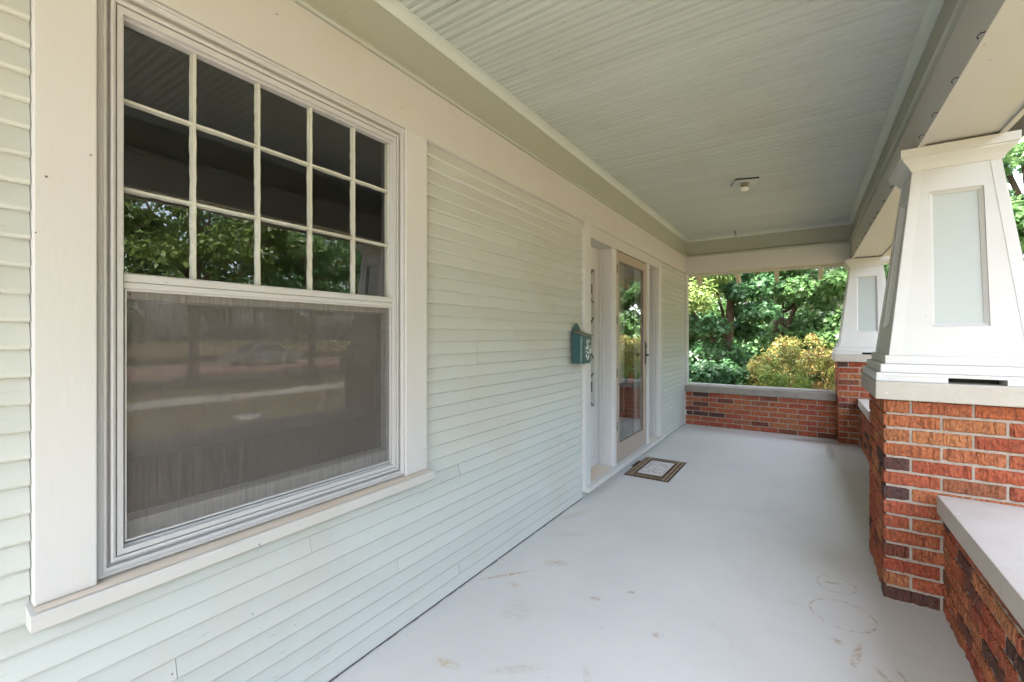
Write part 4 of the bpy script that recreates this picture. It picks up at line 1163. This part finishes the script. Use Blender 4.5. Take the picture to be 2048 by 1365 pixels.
OUTN = ['yard tree before the road, fourth along from the mirrored ones', 'yard tree before the road, last one along the street', 'yard tree before the road straight out from the window',
        'yard tree before the road behind the viewer', 'yard tree before the road farthest behind the viewer']
OUTF = ['tall tree across the road beyond the third mirrored one', 'tall tree across the road straight out from the window', 'tall tree across the road behind the viewer',
        'tall tree at the far bend of the road', 'tall tree across the road farthest behind the viewer']
for q_, (x_, y_) in enumerate(((17.5, 24.5), (18.5, 31.0), (17.0, 0.5), (18.0, -6.5), (17.5, -14.0))): copy_tree(sl_[q_ % 3], x_, y_, 1.3 * q_ + 0.7, OUTN[q_])  # tree copies added out of view to keep low sky off the upper wall
for q_, (x_, y_) in enumerate(((38.0, 43.0), (37.0, -4.0), (38.0, -16.0), (30.0, 55.0), (34.0, -28.0))): copy_tree(sf_[q_ % 3], x_, y_, 1.7 * q_ + 0.4, OUTF[q_])  # taller copies added beyond the road for the same screening

# parked car across the yard, mirrored in the lower sash
car = empty('parked_car', (28.5, 15.4, GZ + 0.015))
tag(car, 'grey saloon car parked on the far side of the street', 'car')
prof = [(-2.15, 0.32), (-2.2, 0.62), (-2.1, 0.86), (-1.35, 0.94), (-0.75, 1.38), (0.65, 1.40), (1.25, 0.98), (2.0, 0.86), (2.18, 0.62), (2.12, 0.30)]
b_ = MB(); vs = []; fs = []
n_ = len(prof)
for sx_, k_ in ((-0.86, 1.0), (-0.80, 1.03), (0.80, 1.03), (0.86, 1.0)):
    for (y_, z_) in prof:
        inset = 0.16 if z_ > 1.0 else 0.0
        vs.append(((abs(sx_) - inset) * (1 if sx_ > 0 else -1), y_ * (1.0 if k_ > 1 else 0.985), z_ if k_ > 1 else z_ * 0.985))
for j in range(3):
    for i_ in range(n_): fs.append((j * n_ + i_, j * n_ + (i_ + 1) % n_, (j + 1) * n_ + (i_ + 1) % n_, (j + 1) * n_ + i_))
fs.append(tuple(range(n_ - 1, -1, -1))); fs.append(tuple(range(3 * n_, 4 * n_)))
b_.add(vs, fs).build('body', 'car_paint', car)
for s_ in (-1, 1):
    for (ya, yb, yc, yd) in ((-1.18, -0.72, -0.08, -0.08), (0.0, 0.0, 0.62, 1.08)):
        x_ = s_ * 0.875
        MB().add([(x_, ya, 0.97), (x_ * 0.83, yb, 1.32), (x_ * 0.83, yc, 1.33), (x_, yd, 0.97)], [(0, 1, 2, 3)]).build('side_window', 'car_glass', car)
    for y_ in (-1.32, 1.35):
        wh = empty('wheel', (s_ * 0.76, y_, 0.315)); wh.parent = car
        ty = MB().lathe([(0.20, -0.1), (0.29, -0.1), (0.315, -0.07), (0.315, 0.07), (0.29, 0.1), (0.20, 0.1)], 22); ty.v = [(c__, a_, b__) for (a_, b__, c__) in ty.v]
        ty.build('tyre', 'tyre_rubber', wh, smooth=True)
        rm = MB().lathe([(0.0, -0.085), (0.08, -0.09), (0.20, -0.08), (0.20, 0.08), (0.08, 0.09), (0.0, 0.085)], 22); rm.v = [(c__, a_, b__) for (a_, b__, c__) in rm.v]
        rm.build('rim', 'chrome', wh, smooth=True)
    MB().box(s_ * 0.62 - 0.14, s_ * 0.62 + 0.14, 2.10, 2.17, 0.62, 0.76).build('headlight', 'lamp_clear', car, bevel=0.02)
    MB().box(s_ * 0.64 - 0.13, s_ * 0.64 + 0.13, -2.20, -2.12, 0.68, 0.82).build('tail_light', 'lamp_red', car, bevel=0.02)
MB().add([(-0.66, -1.42, 0.985), (0.66, -1.42, 0.985), (0.60, -0.82, 1.36), (-0.60, -0.82, 1.36)], [(0, 1, 2, 3)]).build('rear_window', 'car_glass', car)
MB().add([(-0.66, 1.26, 1.01), (0.66, 1.26, 1.01), (0.60, 0.72, 1.385), (-0.60, 0.72, 1.385)], [(0, 1, 2, 3)]).build('windscreen', 'car_glass', car)
tag(MB().lathe([(0.0, 0.0), (0.30, 0.0), (0.31, 0.03), (0.30, 0.06), (0.0, 0.075)], 24, (9.2, 5.2, GZ)).build('utility_cover', 'paper_white'), 'round white cover lying in the front lawn', 'cover')
